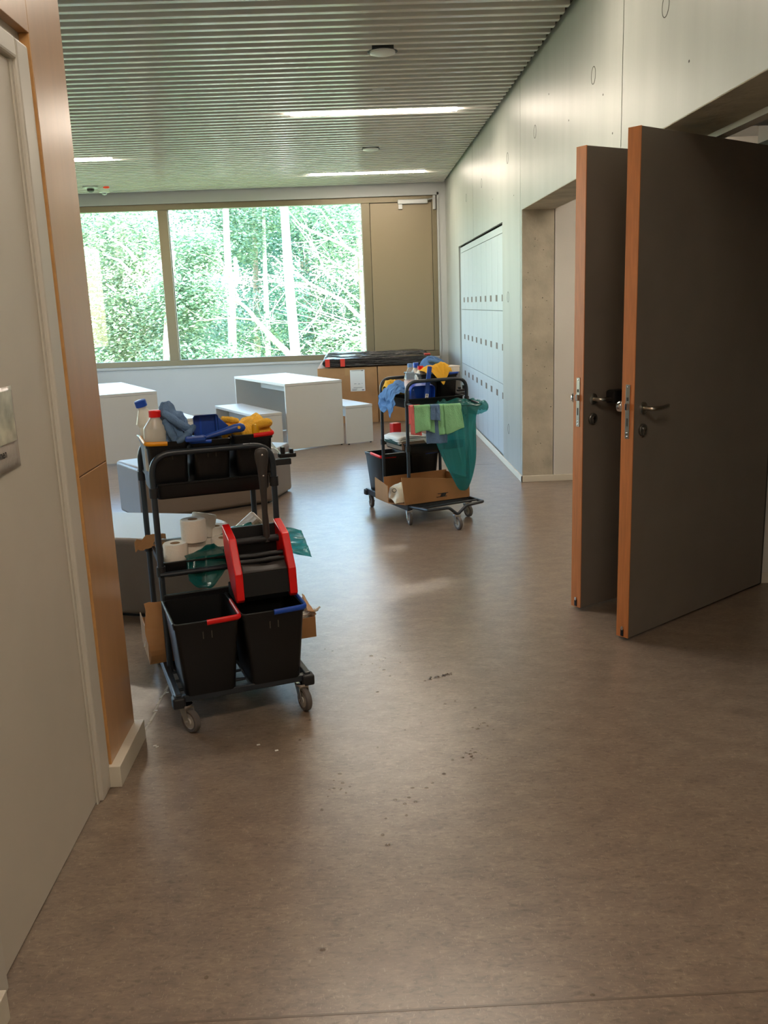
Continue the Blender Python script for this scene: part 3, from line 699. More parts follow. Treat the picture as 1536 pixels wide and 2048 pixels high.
def bucket(name, label, cat, F, x0, x1, y0, y1, z0, z1, taper, hm, sx, sy, group, hlabel):
    cx, cy, W, D = (x0 + x1) / 2, (y0 + y1) / 2, x1 - x0, y1 - y0
    t = thing(name, label, cat, F.p(cx, cy, z0), F.a, group)
    h = z1 - z0; b = taper; tk = .004; r = .018
    def ring(f, z, ins=0): return rr(W - (1 - f) * b * 2 - 2 * ins, D - (1 - f) * b * 2 - 2 * ins, r, z)
    build('body', MB().loft([ring(0, 0, .004), ring(.02, .006), ring(.97, h - .022), ring(.97, h - .021, -.004), ring(1, h - .002, -.006), ring(1, h, -.004), ring(1, h, .003), ring(.97, h - .02, tk), ring(.03, .008, tk)]), M['black'], t, smooth=40)
    build('groove', MB().box(-.018, -.014, -D / 2 + b * .12 - .0005, -D / 2 + b * .4, h - .07, h - .035).box(.014, .018, -D / 2 + b * .12 - .0005, -D / 2 + b * .4, h - .07, h - .035), M['hole'], t, smooth=0)
    X, Y = sx * (W / 2 + .006), sy * (D / 2 + .006)
    big = D > .25 and h > .25
    s = .007 if big else .0055
    gb = build('handle', MB().tube(arc_pts([(X, -Y * .15, h + .004), (X, Y, h - .002), (0, Y, h - .006)], .02, 4), s, 8, flat=1.6), hm, t, smooth=60)
    if hlabel: gb['label'] = hlabel
    build('bail', MB().tube([(X, -Y * .9, h), (X, -Y * .15, h + .004)], .004, 8).tube([(-sx * (W / 2 + .004), -Y * .9, h + .002), (-sx * (W / 2 + .004), Y * .95, h + .002)], .0035, 8), M['tube'], t)
    return t
bucket('mop_bucket', 'black mop bucket with red grip on the near cart', 'bucket', F1, -.245, -.008, -.03, .272, .132, .432, .024, M['red'], 1, -1, 'mop buckets', 'red grip')
bucket('mop_bucket', 'black mop bucket with blue grip below the mop press', 'bucket', F1, .006, .245, -.03, .272, .132, .432, .024, M['blue'], 1, -1, 'mop buckets', 'blue grip')
bucket('mop_bucket', 'black mop bucket with red grip on the far cart', 'bucket', F2, .006, .245, -.03, .272, .132, .432, .024, M['red'], 1, 1, 'mop buckets', 'red grip')
bucket('mop_bucket', 'black mop bucket with blue grip on the far cart', 'bucket', F2, -.245, -.008, -.03, .272, .132, .432, .024, M['blue'], -1, 1, 'mop buckets', 'blue grip')
bucket('small_bucket', 'small black bucket with yellow grip holding the white bottles', 'bucket', F1, -.245, -.090, .325, .60, .844, 1.052, .008, M['yellowp'], -1, -1, 'small buckets on the carts', 'yellow grip')
bucket('small_bucket', 'small black bucket with blue grip under the blue dustpan, near cart', 'bucket', F1, -.074, .078, .325, .60, .844, 1.048, .012, M['blue'], -1, -1, 'small buckets on the carts', 'blue grip')
bucket('small_bucket', 'small black bucket with red grip filled with yellow cloth', 'bucket', F1, .094, .248, .325, .60, .844, 1.055, .012, M['red'], 1, -1, 'small buckets on the carts', 'red grip')
bucket('small_bucket', 'small black bucket behind the standing blue dustpan on the far cart', 'bucket', F2, -.086, .045, .31, .585, .844, 1.045, .012, M['black'], 1, -1, 'small buckets on the carts', None)
bucket('small_bucket', 'small black bucket with blue grip and white box on the far cart', 'bucket', F2, -.245, -.092, .31, .585, .844, 1.045, .012, M['blue'], -1, 1, 'small buckets on the carts', 'blue grip')

# mop press on the near cart
mp = thing('mop_press', 'mop press with red cheeks, black rollers and long lever', 'mop press', F1.p(.115, .1, .436), F1.a)
def L(x, y, z): return (x - .115, y - .1, z - .436)
cheek = [(.215, .728), (.092, .694), (.012, .575), (.004, .476), (.02, .462), (.11, .50), (.20, .62)]
for x0, x1 in ((-.002, .028), (.204, .234)):
    build('cheek', MB().prism([(y - .1, z - .436) for y, z in cheek], x0 - .115, x1 - .115, 'x'), M['red'], mp, smooth=0, bevel=.004)
fp = MB().prism([(y - .1, z - .436) for y, z in ((.012, .482), (.028, .572), (.04, .572), (.035, .482))], .027 - .115, .205 - .115, 'x')
build('front_plate', fp, M['black'], mp, smooth=0, bevel=.003)
build('back_plate', MB().prism([(y - .1, z - .436) for y, z in ((.185, .60), (.20, .712), (.212, .712), (.20, .60))], .027 - .115, .205 - .115, 'x'), M['black'], mp, smooth=0, bevel=.002)
build('floor_plate', MB().prism([(y - .1, z - .436) for y, z in ((.03, .50), (.19, .61), (.19, .60), (.03, .488))], .027 - .115, .205 - .115, 'x'), M['black'], mp, smooth=0)
build('foot', MB().box(.01 - .115, .222 - .115, .0, .14, 0, .05), M['black'], mp, smooth=0, bevel=.004)
mb = MB(); mb.tube([L(.028, .15, .665), L(.204, .15, .665)], .014, 14); build('crossbar', mb, M['blacksoft'], mp)
for y, z, r_ in ((.085, .622, .010), (.07, .604, .010)):
    build('roller', MB().tube([L(.03, y, z), L(.09, y, z - .002), L(.15, y, z), L(.202, y, z)], r_, 12), M['black'], mp)
build('rubber_lip', MB().grid(lambda u, v: L(.03 + .172 * u, .026 + .04 * v + .006 * math.sin(9 * u) * v, .572 + .022 * v + .006 * math.sin(7 * u + 1) * v), 24, 4), M['gripbrown'], mp, solid=.005, smooth=60)
lv = build('lever', MB().tube([L(.158, .15, .655), L(.158, .148, .74), L(.156, .142, .77), L(.156, .138, .85)], [.014, .013, .0115, .013], 12), M['gripbrown'], mp, smooth=60)
rings = []
for z, wd, dp in ((.83, .012, .009), (.86, .014, .011), (.90, .016, .012), (.95, .020, .013), (.985, .027, .014), (1.008, .0275, .013), (1.02, .022, .010), (1.026, .010, .005)):
    c = L(.155, .136 - (z - .85) * .03, z); rings.append([(c[0] + wd * math.cos(2 * math.pi * k / 16), c[1] + dp * math.sin(2 * math.pi * k / 16), c[2]) for k in range(16)])
gp = build('grip', MB().loft(rings), M['gripbrown'], lv, smooth=60)
for z, dy in ((1.0, .1185), (.92, .1225)): build('screw', MB().sphere(L(.156, dy, z), .004, .002, .004, 8, 6), M['chrome'], gp)

# ---------------------------------------------------------------- bottles
def bottle(name, label, F, x, y, z, prof, m, cap, capm, tilt=(0, 0), group=None, flat=1.0):
    t = thing(name, label, 'bottle', F.p(x, y, z), 0, group); t.rotation_euler = (tilt[0], tilt[1], F.a)
    mb = MB(); mb.m = Matrix.Diagonal((1, flat, 1, 1)); mb.lathe(prof, 24)
    build('body', mb, m, t, smooth=40)
    build('cap', MB().lathe(cap, 20), capm, t, smooth=40)
    return t
milk = [(.038, 0), (.045, .004), (.046, .012), (.046, .165), (.044, .172), (.021, .205), (.019, .21), (.019, .225)]
b = bottle('cleaner_bottle', 'milky cleaner bottle with red cap', F1, -.207, .375, .934, milk, M['milky'], [(.023, .212), (.0235, .236), (.021, .238)], M['red'], (0, R(2)), 'cleaner bottles', .8)
b = bottle('cleaner_bottle', 'milky cleaner bottle with blue cap, leaning', F1, -.178, .50, .955, [(.040, 0), (.044, .01), (.044, .13), (.036, .155), (.0435, .17), (.021, .215), (.018, .22), (.018, .24)], M['milky'],
           [(.023, .232), (.023, .256), (.020, .258)], M['blue'], (R(4), R(-14)), 'cleaner bottles', .8)
pt = [(.026, 0), (.032, .006), (.032, .05), (.030, .056), (.032, .062), (.032, .155), (.030, .175), (.022, .20), (.0135, .218), (.0125, .232), (.0125, .24)]
b = bottle('water_bottle', 'clear water bottle with blue cap and pink white label', F2, .150, .61, .846, [(r_ * 1.35, z * 1.12) for r_, z in pt], M['pet'], [(.0185, .258), (.0185, .282), (.015, .284)], mat('pale_blue_cap', (120, 160, 214), .4))
mb = MB().lathe([(.0440, .10), (.0440, .17)], 24, cap0=False, cap1=False)
lab_m = mat('pink_white_label', (240, 214, 212), .4, noise_amt=.15, noise_scale=30)
lb = build('label', mb, lab_m, b)
build('label_mark', MB().box(-.022, -.004, .038, .0445, .125, .16).box(.006, .020, .038, .0445, .12, .158), M['clothpink'], lb, smooth=0)
b = bottle('cleaner_bottle', 'white cleaner bottle with red cap behind the clear water bottle', F2, .012, .50, .862, milk, M['whitep'], [(.022, .212), (.022, .236), (.02, .238)], M['red'], (0, 0), 'cleaner bottles', .8)
b = bottle('cleaner_bottle', 'white cleaner bottle with blue top under the blue cloth', F2, -.022, .36, .868, milk, M['whitep'], [(.021, .212), (.021, .245), (.019, .248)], M['blue'], (0, 0), 'cleaner bottles', .8)

# ---------------------------------------------------------------- cloths
def rumple(mb, c, rx, ry, h, seed, nu=34, nv=34, fold=.45):
    """a loose heap of cloth: closed mound with creases"""
    def fn(u, v):
        a = 2 * math.pi * u; r = v
        x, y = math.cos(a) * r, math.sin(a) * r
        e = 1 + .18 * noise.noise((x * 1.3 + seed, y * 1.3, seed * 1.7))
        d = 1 - abs(noise.noise((x * 2.1 + seed, y * 2.1 - seed, .3))) * 1.7
        d2 = 1 - abs(noise.noise((x * 4.3 - seed, y * 3.7 + seed, 1.3))) * 1.7
        z = h * ((1 - r ** 2.4) * (1 - fold + fold * d) + .16 * (d2 - .5) * (1 - r ** 4))
        return (c[0] + rx * x * e, c[1] + ry * y * e, c[2] + z)
    n0 = len(mb.v)
    mb.grid(fn, nu, nv)
    # flat underside
    k = [(c[0] + rx * .9 * math.cos(2 * math.pi * q / nu), c[1] + ry * .9 * math.sin(2 * math.pi * q / nu), c[2] - .004) for q in range(nu)]
    mb.loft([k, [(c[0] + rx * 1.0 * math.cos(2 * math.pi * q / nu), c[1] + ry * 1.0 * math.sin(2 * math.pi * q / nu), c[2] + .006) for q in range(nu)]])

def fold(mb, pts, w, t, seed=0, n=10, steps=14):
    """a thick roll or fold of cloth along a path"""
    P = [Vector(p) for p in pts]; out = []
    segs = len(P) - 1
    for k in range(steps + 1):
        s = k / steps * segs; i = min(int(s), segs - 1); f = s - i
        p0, p1, p2, p3 = P[max(i - 1, 0)], P[i], P[i + 1], P[min(i + 2, segs)]
        q = .5 * ((2 * p1) + (p2 - p0) * f + (2 * p0 - 5 * p1 + 4 * p2 - p3) * f * f + (3 * p1 - p0 - 3 * p2 + p3) * f ** 3)
        q = q + Vector(noise.noise_vector((q.x * 18 + seed, q.y * 18, q.z * 18))) * t * .25
        out.append(q)
    rs = [w * (.75 + .35 * noise.noise((k * .7, seed, 1)) + .2 * math.sin(math.pi * k / steps)) for k in range(steps + 1)]
    mb.tube(out, rs, n, flat=t / w)

def cloth_obj(name, label, F, x, y, z, parts, m, group=None, voxel=.0035):
    mb = MB()
    for kind, *a in parts:
        if kind == 'heap': rumple(mb, *a)
        else: fold(mb, *a)
    return build(name, mb, m, loc=F.p(x, y, z), rotz=F.a, remesh=voxel, smooth=170, label=label, cat='cloth', group=group)

def ridge(mb, wd, y0, y1, prof, seed, amp=.016, scale=26, nu=40, nv=44, over=None, p=.55):
    """a cloth sheet pushed up into a ridge of varying height, with creases; closed underneath by its own thickness"""
    def fn(u, v):
        h = prof(u); y = y0 + (y1 - y0) * v; x = -wd / 2 + wd * u
        z = h * max(0, math.sin(math.pi * v)) ** p
        q = Vector((x * scale, y * scale * .8, z * scale * .8 + seed))
        r1 = 1 - 2.0 * abs(noise.noise(q + Vector((seed, 0, 0)))); r2 = 1 - 2.0 * abs(noise.noise(q * 2.1 + Vector((0, seed, 3))))
        e = min(1, 6 * min(u, 1 - u) + .25)
        dz = amp * (r1 * .8 + r2 * .35) * e * (.35 + .65 * math.sin(math.pi * v))
        dy = amp * (noise.noise(q * .9 + Vector((5, 2, seed))) * 1.6 + r2 * .3)
        dx = amp * noise.noise(q * .8 + Vector((seed, 9, 1))) * 1.5
        P = Vector((x + dx, y + dy, max(z + dz, -.02)))
        return tuple(over(u, v, P) if over else P)
    mb.grid(fn, nu, nv); return mb
def cloth_sheet(name, label, F, x, y, z, mb, m, group='cleaning cloths on the carts'):
    return build(name, mb, m, loc=F.p(x, y, z), rotz=F.a, solid=.004, sub=1, smooth=170, label=label, cat='cloth', group=group)
def lerp(pts):
    def f(u):
        for (a, p), (b, q) in zip(pts, pts[1:]):
            if u <= b: t = (u - a) / (b - a); t = t * t * (3 - 2 * t); return p + (q - p) * t
        return pts[-1][1]
    return f
mb = ridge(MB(), .135, -.085, .09, lerp([(0, .05), (.12, .155), (.3, .158), (.55, .115), (.8, .085), (1, .04)]), 3.3, amp=.017, scale=24)
fold(mb, [(-.055, -.05, .13), (-.03, -.07, .11), (.0, -.08, .085), (.045, -.075, .06)], .022, .014, 1)
fold(mb, [(-.05, -.06, .10), (-.035, -.085, .06), (-.02, -.092, .02)], .018, .014, 4)
fold(mb, [(-.02, -.095, .015), (.01, -.10, .03), (.04, -.09, .055), (.055, -.07, .07)], .018, .013, 8)
cloth_sheet('cleaning_cloth', 'crumpled slate blue cloth beside the milky bottles', F1, -.112, .43, 1.03, mb, M['clothblue2'])
mb = ridge(MB(), .19, -.085, .11, lerp([(0, .03), (.12, .075), (.3, .06), (.42, .045), (.6, .062), (.8, .075), (1, .055)]), 7.1, amp=.013, scale=22, p=.4)
fold(mb, [(.03, -.07, .045), (.06, -.082, .056), (.085, -.07, .056), (.088, -.045, .05)], .020, .018, 6)
fold(mb, [(-.09, -.03, .075), (-.06, -.05, .078), (-.03, -.05, .07)], .018, .012, 3)
cloth_sheet('cleaning_cloth', 'folded yellow cloth in the red gripped bucket', F1, .155, .43, 1.035, mb, M['clothyellow'])
build('soap_capsule', MB().lathe([(.004, .052), (.011, .048), (.0145, .038), (.0145, 0)], 18), mat('amber_plastic', (226, 170, 20), .15, spec=.8), loc=F1.p(.186, .345, 1.042), label='small amber plastic cap beside the yellow cloth', cat='cap')

# near cart: dustpan with brush lying over the middle bucket
dp = thing('dustpan', 'blue dustpan lying over the middle bucket of the near cart', 'dustpan', F1.p(-.008, .42, 1.052), F1.a, 'blue dustpans')
def pan(x0, x1, y, z0, z1):
    return [rr(x1 - x0, z1 - z0, .012, 0, (x0 + x1) / 2, (z0 + z1) / 2)]
def ringxz(w0, h0, cx, cz, y, rad): return [(p[0] + cx, y, p[1] + cz) for p in rr(w0, h0, rad, 0)]
build('scoop', MB().loft([ringxz(.085, .085, -.0, .044, -.035, .012), ringxz(.10, .09, .0, .046, -.07, .012), ringxz(.096, .086, 0, .046, -.07, .011), ringxz(.08, .08, .0, .044, -.03, .011)]), M['deepblue'], dp, smooth=40)
build('rib', MB().box(-.022, -.012, -.036, -.029, .008, .082), M['blue'], dp, smooth=0, bevel=.002)
build('side_wall', MB().prism([(.04, .088), (.10, .03), (.08, .004), (.04, .004)], -.06, -.03, 'y'), M['deepblue'], dp, smooth=0, bevel=.004)
hb = thing('hand_brush', 'blue brush handle with hanging hole across the near cart buckets', 'brush', F1.p(.05, .345, 1.052), F1.a, 'blue hand brushes')
mb = MB().loft([[(x, -.028 + dy + .012 * math.cos(a), z0 + .011 * sc * math.sin(a)) for a in [2 * math.pi * k / 12 for k in range(12)]] for x, z0, sc, dy in ((-.085, .004, .5, 0), (-.05, .012, .9, 0), (.0, .022, 1.2, 0), (.045, .032, 1.5, 0), (.07, .034, 1.7, 0), (.083, .033, 1.3, 0), (.088, .033, .6, 0))])
build('handle', mb, M['deepblue'], hb, smooth=60)
build('hanging_hole', MB().tube([(.062, -.043, .036), (.062, -.012, .036)], .006, 10), M['clothyellow'], hb)
build('brush_head', MB().box(-.15, -.07, -.045, -.005, -.006, .016), M['deepblue'], hb, smooth=0, bevel=.006)
# clear plastic bag behind the red gripped bucket
build('plastic_bag', MB().grid(lambda u, v: (-.05 + .13 * u, -.1 + .2 * v, .10 * math.sin(math.pi * min(1, u * .85 + .1)) * (.6 + .4 * math.sin(math.pi * v)) + .014 * noise.noise((u * 5, v * 5, 2))), 16, 16), M['wrap'],
      loc=F1.p(.26, .60, .90), rotz=F1.a, solid=.0015, smooth=170, label='crumpled clear bag tucked beside the red gripped bucket', cat='bag')

# toilet rolls and paper in the middle tray of the near cart
def roll(label, x, y, z, tilt=(0, 0), r0=.052, h=.094):
    t = thing('toilet_roll', label, 'toilet roll', F1.p(x, y, z), 0, 'toilet rolls in the near cart'); t.rotation_euler = (tilt[0], tilt[1], F1.a)
    build('paper', MB().lathe([(.021, .002), (r0 - .004, 0), (r0, .004), (r0, h - .005), (r0 - .004, h), (.021, h - .001), (.0205, h - .002)], 28, cap0=False, cap1=False), M['tissue'], t, smooth=40)
    build('core', MB().lathe([(.0205, h - .001), (.0195, h - .001), (.0195, .002), (.0205, .002)], 20, cap0=False, cap1=False).lathe([(.0195, .004), (.0195, .005)], 20), M['cardtube'], t)
    return t
roll('toilet roll standing by the cart post, lowest of the near rolls', -.160, .425, .5265, r0=.050, h=.098)
roll('toilet roll raised on top of another in the near cart', -.078, .45, .615)
roll('shaded toilet roll under the raised one', -.080, .475, .5265, h=.086)
roll('toilet roll low at the back, under the tipped one', -.03, .575, .5265, h=.072)
roll('toilet roll lying low beside the mop press cheek', .045, .47, .5265, h=.085)
roll('toilet roll at the back of the tray beside a folded bag', .035, .59, .5265, h=.11)
roll('toilet roll tipped over behind the raised one', -.03, .575, .600, tilt=(R(-8), R(14)), h=.10)
t = thing('packet', 'pale film wrapped packet leaning behind the mop press', 'packet', F1.p(.178, .60, .562), F1.a)
mb = MB(); mb.m = Matrix.Translation((0, 0, .055)) @ Matrix.Rotation(R(-38), 4, 'Y') @ Matrix.Rotation(R(18), 4, 'X')
mb.box(-.06, .06, -.045, .045, -.017, .017)
build('body', mb, mat('pale_packet', (206, 194, 180), .4, bump=.4, bump_scale=30), t, smooth=0, bevel=.012)
mb = MB(); mb.m = Matrix.Translation((0, 0, .055)) @ Matrix.Rotation(R(-38), 4, 'Y') @ Matrix.Rotation(R(18), 4, 'X')
mb.box(-.072, -.058, -.045, .045, -.002, .002)
build('seal_edge', mb, M['wrap'], t, smooth=0)
build('clear_film', MB().grid(lambda u, v: (-.11 + .2 * u, -.05 + .11 * v, .09 + .012 * math.sin(9 * u) * math.sin(5 * v) - .05 * v), 14, 8), M['wrap'],
      loc=F1.p(-.12, .58, .5265), rotz=F1.a, solid=.001, smooth=60, label='torn clear film around the toilet rolls', cat='film')
mb = MB().grid(lambda u, v: (-.10 + .13 * u, .02 * v - .0 + .012 * math.sin(5 * u), .052 + .055 * v * (1 - .5 * abs(u - .6)) + .022 * noise.noise((u * 6, v * 2, 3)) - .02 * (1 - u)), 12, 6)
build('cardboard_scrap', mb, M['card'], loc=F1.p(-.205, .60, .5265), rotz=F1.a, solid=.004, smooth=0, label='torn cardboard flap sticking out of the middle tray', cat='cardboard')

# green bag lying across the middle tray of the near cart
def gb_fn(u, v):
    if u < .45:
        s = u / .45
        x = -.135 + .16 * s; y = .285 + .20 * v * (.4 + .6 * s)
        z = .60 - .13 * (1 - v) ** 1.5 * (.55 + .45 * math.sin(math.pi * min(1, s * 1.1))) - .03 * (1 - s) + .012 * noise.noise((u * 9, v * 6, 4))
        z = max(z, .58) if y > .31 else z
    else:
        s = (u - .45) / .55
        x = .025 + .375 * s; y = .36 + .22 * v - .02 * s
        z = .585 + .045 * math.sin(math.pi * min(1, .2 + s * .8)) * v - .06 * max(0, s - .55) * (1 - v) * 2.2 - .025 * (1 - v) + .014 * noise.noise((u * 11, v * 7, 9))
        if s > .62: y = y + (s - .62) * .2 * (.5 - v)
        if x < .3: z = max(z, .585)
    return (x - .0, y - .45, z - .53)
build('bin_bag', MB().grid(gb_fn, 60, 16), M['greenbag'], loc=F1.p(0, .45, .53), rotz=F1.a, solid=.0012, smooth=170, label='green bin bag lying across the tray of the near cart', cat='bag')

# cardboard tray on the deck of the near cart, with mop heads
cb = thing('cardboard_tray', 'torn open cardboard box sticking out both sides of the near cart deck', 'box', F1.p(.04, .46, .1525), F1.a)
build('base', MB().box(-.35, .352, -.11, .16, 0, .004), M['card'], cb, smooth=0)
build('side', MB().box(.348, .352, -.11, .16, 0, .10), M['card'], cb, smooth=0)
build('side', MB().box(-.352, -.348, -.11, .16, 0, .135), M['card'], cb, smooth=0)
build('flap', MB().grid(lambda u, v: (-.353 + .17 * u + .006 * math.sin(9 * v + u), -.114 - .03 * math.sin(math.pi * min(1, v * 1.9)) * (1 - u) + .05 * max(0, v - .5), .262 * v * (1 - .05 * math.sin(5 * u)) - (.012 if u < .1 and v > .9 else 0)), 8, 12), M['card'], cb, solid=.004, smooth=0)
build('flap', MB().grid(lambda u, v: (.352 + .06 * v * (.3 + .7 * u) - .05 * v * v, -.11 + .24 * u, .10 + .02 * v + .008 * noise.noise((u * 7, v * 3, 2))), 8, 5), M['card'], cb, solid=.004, smooth=0)
build('wall', MB().box(-.35, .352, .156, .16, 0, .11), M['card'], cb, smooth=0)
build('wall', MB().box(-.35, .352, -.112, -.108, 0, .09), M['card'], cb, smooth=0)
random.seed(9)
for px, py, lab, n_ in ((.315, .0, 'white mop yarn at the open end of the cardboard', 12), (-.29, -.05, 'white mop yarn beside the torn cardboard flap', 20)):
    mb = MB()
    for q in range(n_):
        a = random.uniform(0, 6.28); x0, y0 = random.uniform(-.04, .04), random.uniform(-.06, .06)
        d = .07 if px > 0 else .05
        mb.tube([(x0 - d * .6, y0, .02 + .04 * random.random()), (x0, y0 + random.uniform(-.02, .02), .06 + .05 * random.random()), (x0 + d * random.random(), y0 + random.uniform(-.03, .03), .05 + .06 * random.random())], .005, 6)
    build('mop_head', mb, M['mopyarn'], loc=F1.p(.04 + px, .46 + py, .157), rotz=F1.a, smooth=60, label=lab, cat='mop', kind='stuff')

# ---------------------------------------------------------------- far cart contents
def drape(mb, seed, prof, edge, ln, hang, amp=.016, scale=20):
    """cloth lying in a mound on the tray and hanging over its side: u along the side (y), v from the middle to the hem (+x)"""
    def fn(u, v):
        y = -ln / 2 + ln * u; L_ = v * (edge + hang(u) + .06)
        if L_ < edge + .03: x = L_; z = prof(u) * math.sin(math.pi * min(1, .25 + .75 * L_ / (edge + .05))) ** .8
        else: t = L_ - edge - .03; x = edge + .03 + .12 * t; z = .004 - t
        q = Vector((x * scale, y * scale, z * scale + seed))
        r1 = 1 - 2 * abs(noise.noise(q)); n2 = noise.noise(q * 1.8 + Vector((3, seed, 1)))
        return (x + amp * (r1 if z < .02 else .4 * n2) * .9, y + amp * 1.3 * n2, z + amp * (r1 * .9 + .4 * n2) * (1 if z > .01 else .2))
    mb.grid(fn, 44, 44); return mb
mb = drape(MB(), 4.2, lerp([(0, .05), (.25, .085), (.5, .10), (.8, .08), (1, .04)]), .115, .27, lerp([(0, .03), (.2, .07), (.42, .085), (.6, .04), (.8, .115), (1, .03)]))
fold(mb, [(.0, -.08, .09), (.05, -.03, .10), (.09, .04, .08)], .03, .016, 2)
fold(mb, [(.02, .12, .06), (.06, .08, .07), (.11, .07, .03)], .028, .015, 5)
cloth_sheet('cleaning_cloth', 'blue cloth draped over the tray edge of the far cart', F2, .135, .50, .893, mb, M['clothblue'])
mb = ridge(MB(), .13, -.06, .06, lerp([(0, .05), (.4, .10), (.8, .095), (1, .06)]), 9.4, amp=.012)
cloth_sheet('cleaning_cloth', 'yellow cloth corner under the draped blue cloth', F2, .185, .385, .90, mb, M['clothyellow'])
mb = ridge(MB(), .17, -.09, .09, lerp([(0, .03), (.2, .07), (.45, .095), (.8, .10), (.92, .085), (1, .03)]), 5.7, amp=.015, scale=17)
fold(mb, [(.07, .05, .085), (.03, .07, .075), (-.03, .075, .055), (-.08, .06, .035)], .028, .016, 4)
cloth_sheet('cleaning_cloth', 'blue cloth heaped on top of the far cart buckets', F2, -.135, .42, 1.05, mb, M['clothblue'])
def tip(u, v, P):
    k = max(0, 1 - abs(u - .42) / .3) * max(0, (v - .75) / .25)
    return P + Vector((-.01 * k, .022 * k, -.095 * k))
mb = ridge(MB(), .215, -.07, .075, lerp([(0, .05), (.18, .062), (.4, .05), (.65, .04), (.9, .03), (1, .015)]), 2.9, amp=.012, scale=18, over=tip, p=.45)
cloth_sheet('cleaning_cloth', 'yellow cloth hanging out of the far cart buckets', F2, -.078, .530, 1.052, mb, M['clothyellow'])
t = thing('small_box', 'small white box on the blue grip of the far cart', 'box', F2.p(-.205, .535, 1.048), F2.a)
build('body', MB().box(-.052, .045, -.06, .06, 0, .04), M['whitep'], t, smooth=0, bevel=.003)
build('lid', MB().box(-.054, .047, -.062, .062, .034, .044), M['paper'], t, smooth=0, bevel=.003)
# standing dustpan with brush clipped on
dp2 = thing('dustpan', 'blue dustpan standing upright against the far cart buckets', 'dustpan', F2.p(.092, .625, .846), F2.a, 'blue dustpans')
def RX(tilt): return Matrix.Rotation(R(tilt), 4, 'X')
mb = MB(); mb.m = RX(-8)
mb.loft([[(p[0], .0, p[1] + .075) for p in rr(.17, .15, .04, 0)], [(p[0], .012, p[1] + .075) for p in rr(.175, .155, .042, 0)], [(p[0], .05, p[1] + .07) for p in rr(.19, .14, .03, 0)], [(p[0], .05, p[1] + .07) for p in rr(.182, .132, .028, 0)], [(p[0], .014, p[1] + .075) for p in rr(.165, .145, .038, 0)]])
build('scoop', mb, M['blue'], dp2, smooth=40)
hb2 = thing('hand_brush', 'blue brush with long handle standing in front of the upright dustpan', 'brush', F2.p(.072, .69, .875), F2.a, 'blue hand brushes')
mb = MB(); mb.m = Matrix.Rotation(R(-9), 4, 'Y')
mb.box(-.017, .017, -.008, .006, .0, .235)
build('handle', mb, M['deepblue'], hb2, smooth=0, bevel=.006)
mb = MB(); mb.m = Matrix.Rotation(R(-9), 4, 'Y'); mb.box(-.012, .012, .0062, .0075, .006, .044)
tg = build('price_tag', mb, M['paper'], hb2, smooth=0)
mb = MB(); mb.m = Matrix.Rotation(R(-9), 4, 'Y')
for z in (.014, .026, .034): mb.box(-.004, .004, .0075, .0082, z, z + .006)
build('tag_print', mb, M['ink'], tg, smooth=0, kind='stuff')

# towels over the hoop's front rail
def towel(label, x0, x1, zlow0, zlow1, m, yfront, seed, group='towels on the bag hoop', zt=.872, back=.12, skew=0.):
    """hung over the rail: back flap, over the top, front flap; x0/x1 along the rail in cart coordinates"""
    def fn(u, v):
        x = x0 + (x1 - x0) * u
        zl = zlow0 + (zlow1 - zlow0) * u
        zr = zt - .02 * (1 - (x + .2) / .5) + .004
        if v < .25: y, z = yfront - .024, zr - back * (1 - v / .25)
        elif v < .4:
            a = math.pi * (v - .25) / .15; y = yfront - .012 - .012 * math.cos(a); z = zr + .009 * math.sin(a)
        else:
            s = (v - .4) / .6; y = yfront + .004 * s; z = zr - (zr - zl) * s; x = x + skew * s
        y += .010 * math.sin(u * 9 + seed + v * 2) * max(0, v - .4) + .006 * noise.noise((u * 4 + seed, v * 4, seed))
        return (x, y, z)
    mid = ((x0 + x1) / 2, yfront, zt)
    mb = MB().grid(lambda u, v: tuple(a - b for a, b in zip(fn(u, v), mid)), 20, 30)
    return build('towel', mb, m, loc=F2.p(*mid), rotz=F2.a, solid=.005, smooth=170, sub=1, label=label, cat='towel', group=group)
towel('pink towel hung on the hoop beside the cart post', .362, .282, .695, .68, M['clothpink'], 1.022, 2)
towel('green towel folded over the pink one', .340, .222, .703, .72, M['clothgreen'], 1.036, 5)
towel('narrow green towel end between the pink and blue towels', .255, .188, .715, .69, M['clothgreen'], 1.028, 9)
towel('long slate blue towel hanging below the green ones', .250, .088, .622, .612, M['clothblue2'], 1.022, 7)
towel('rolled upper end of the slate blue towel', .222, .152, .782, .772, M['clothblue2'], 1.040, 4)
towel('green towel hung between blue towel and green bag, wider part', .122, -.012, .672, .71, M['clothgreen'], 1.040, 3, skew=-.018)
towel('green towel fold right next to the blue towel', .168, .105, .672, .678, M['clothgreen'], 1.030, 8, skew=-.015)

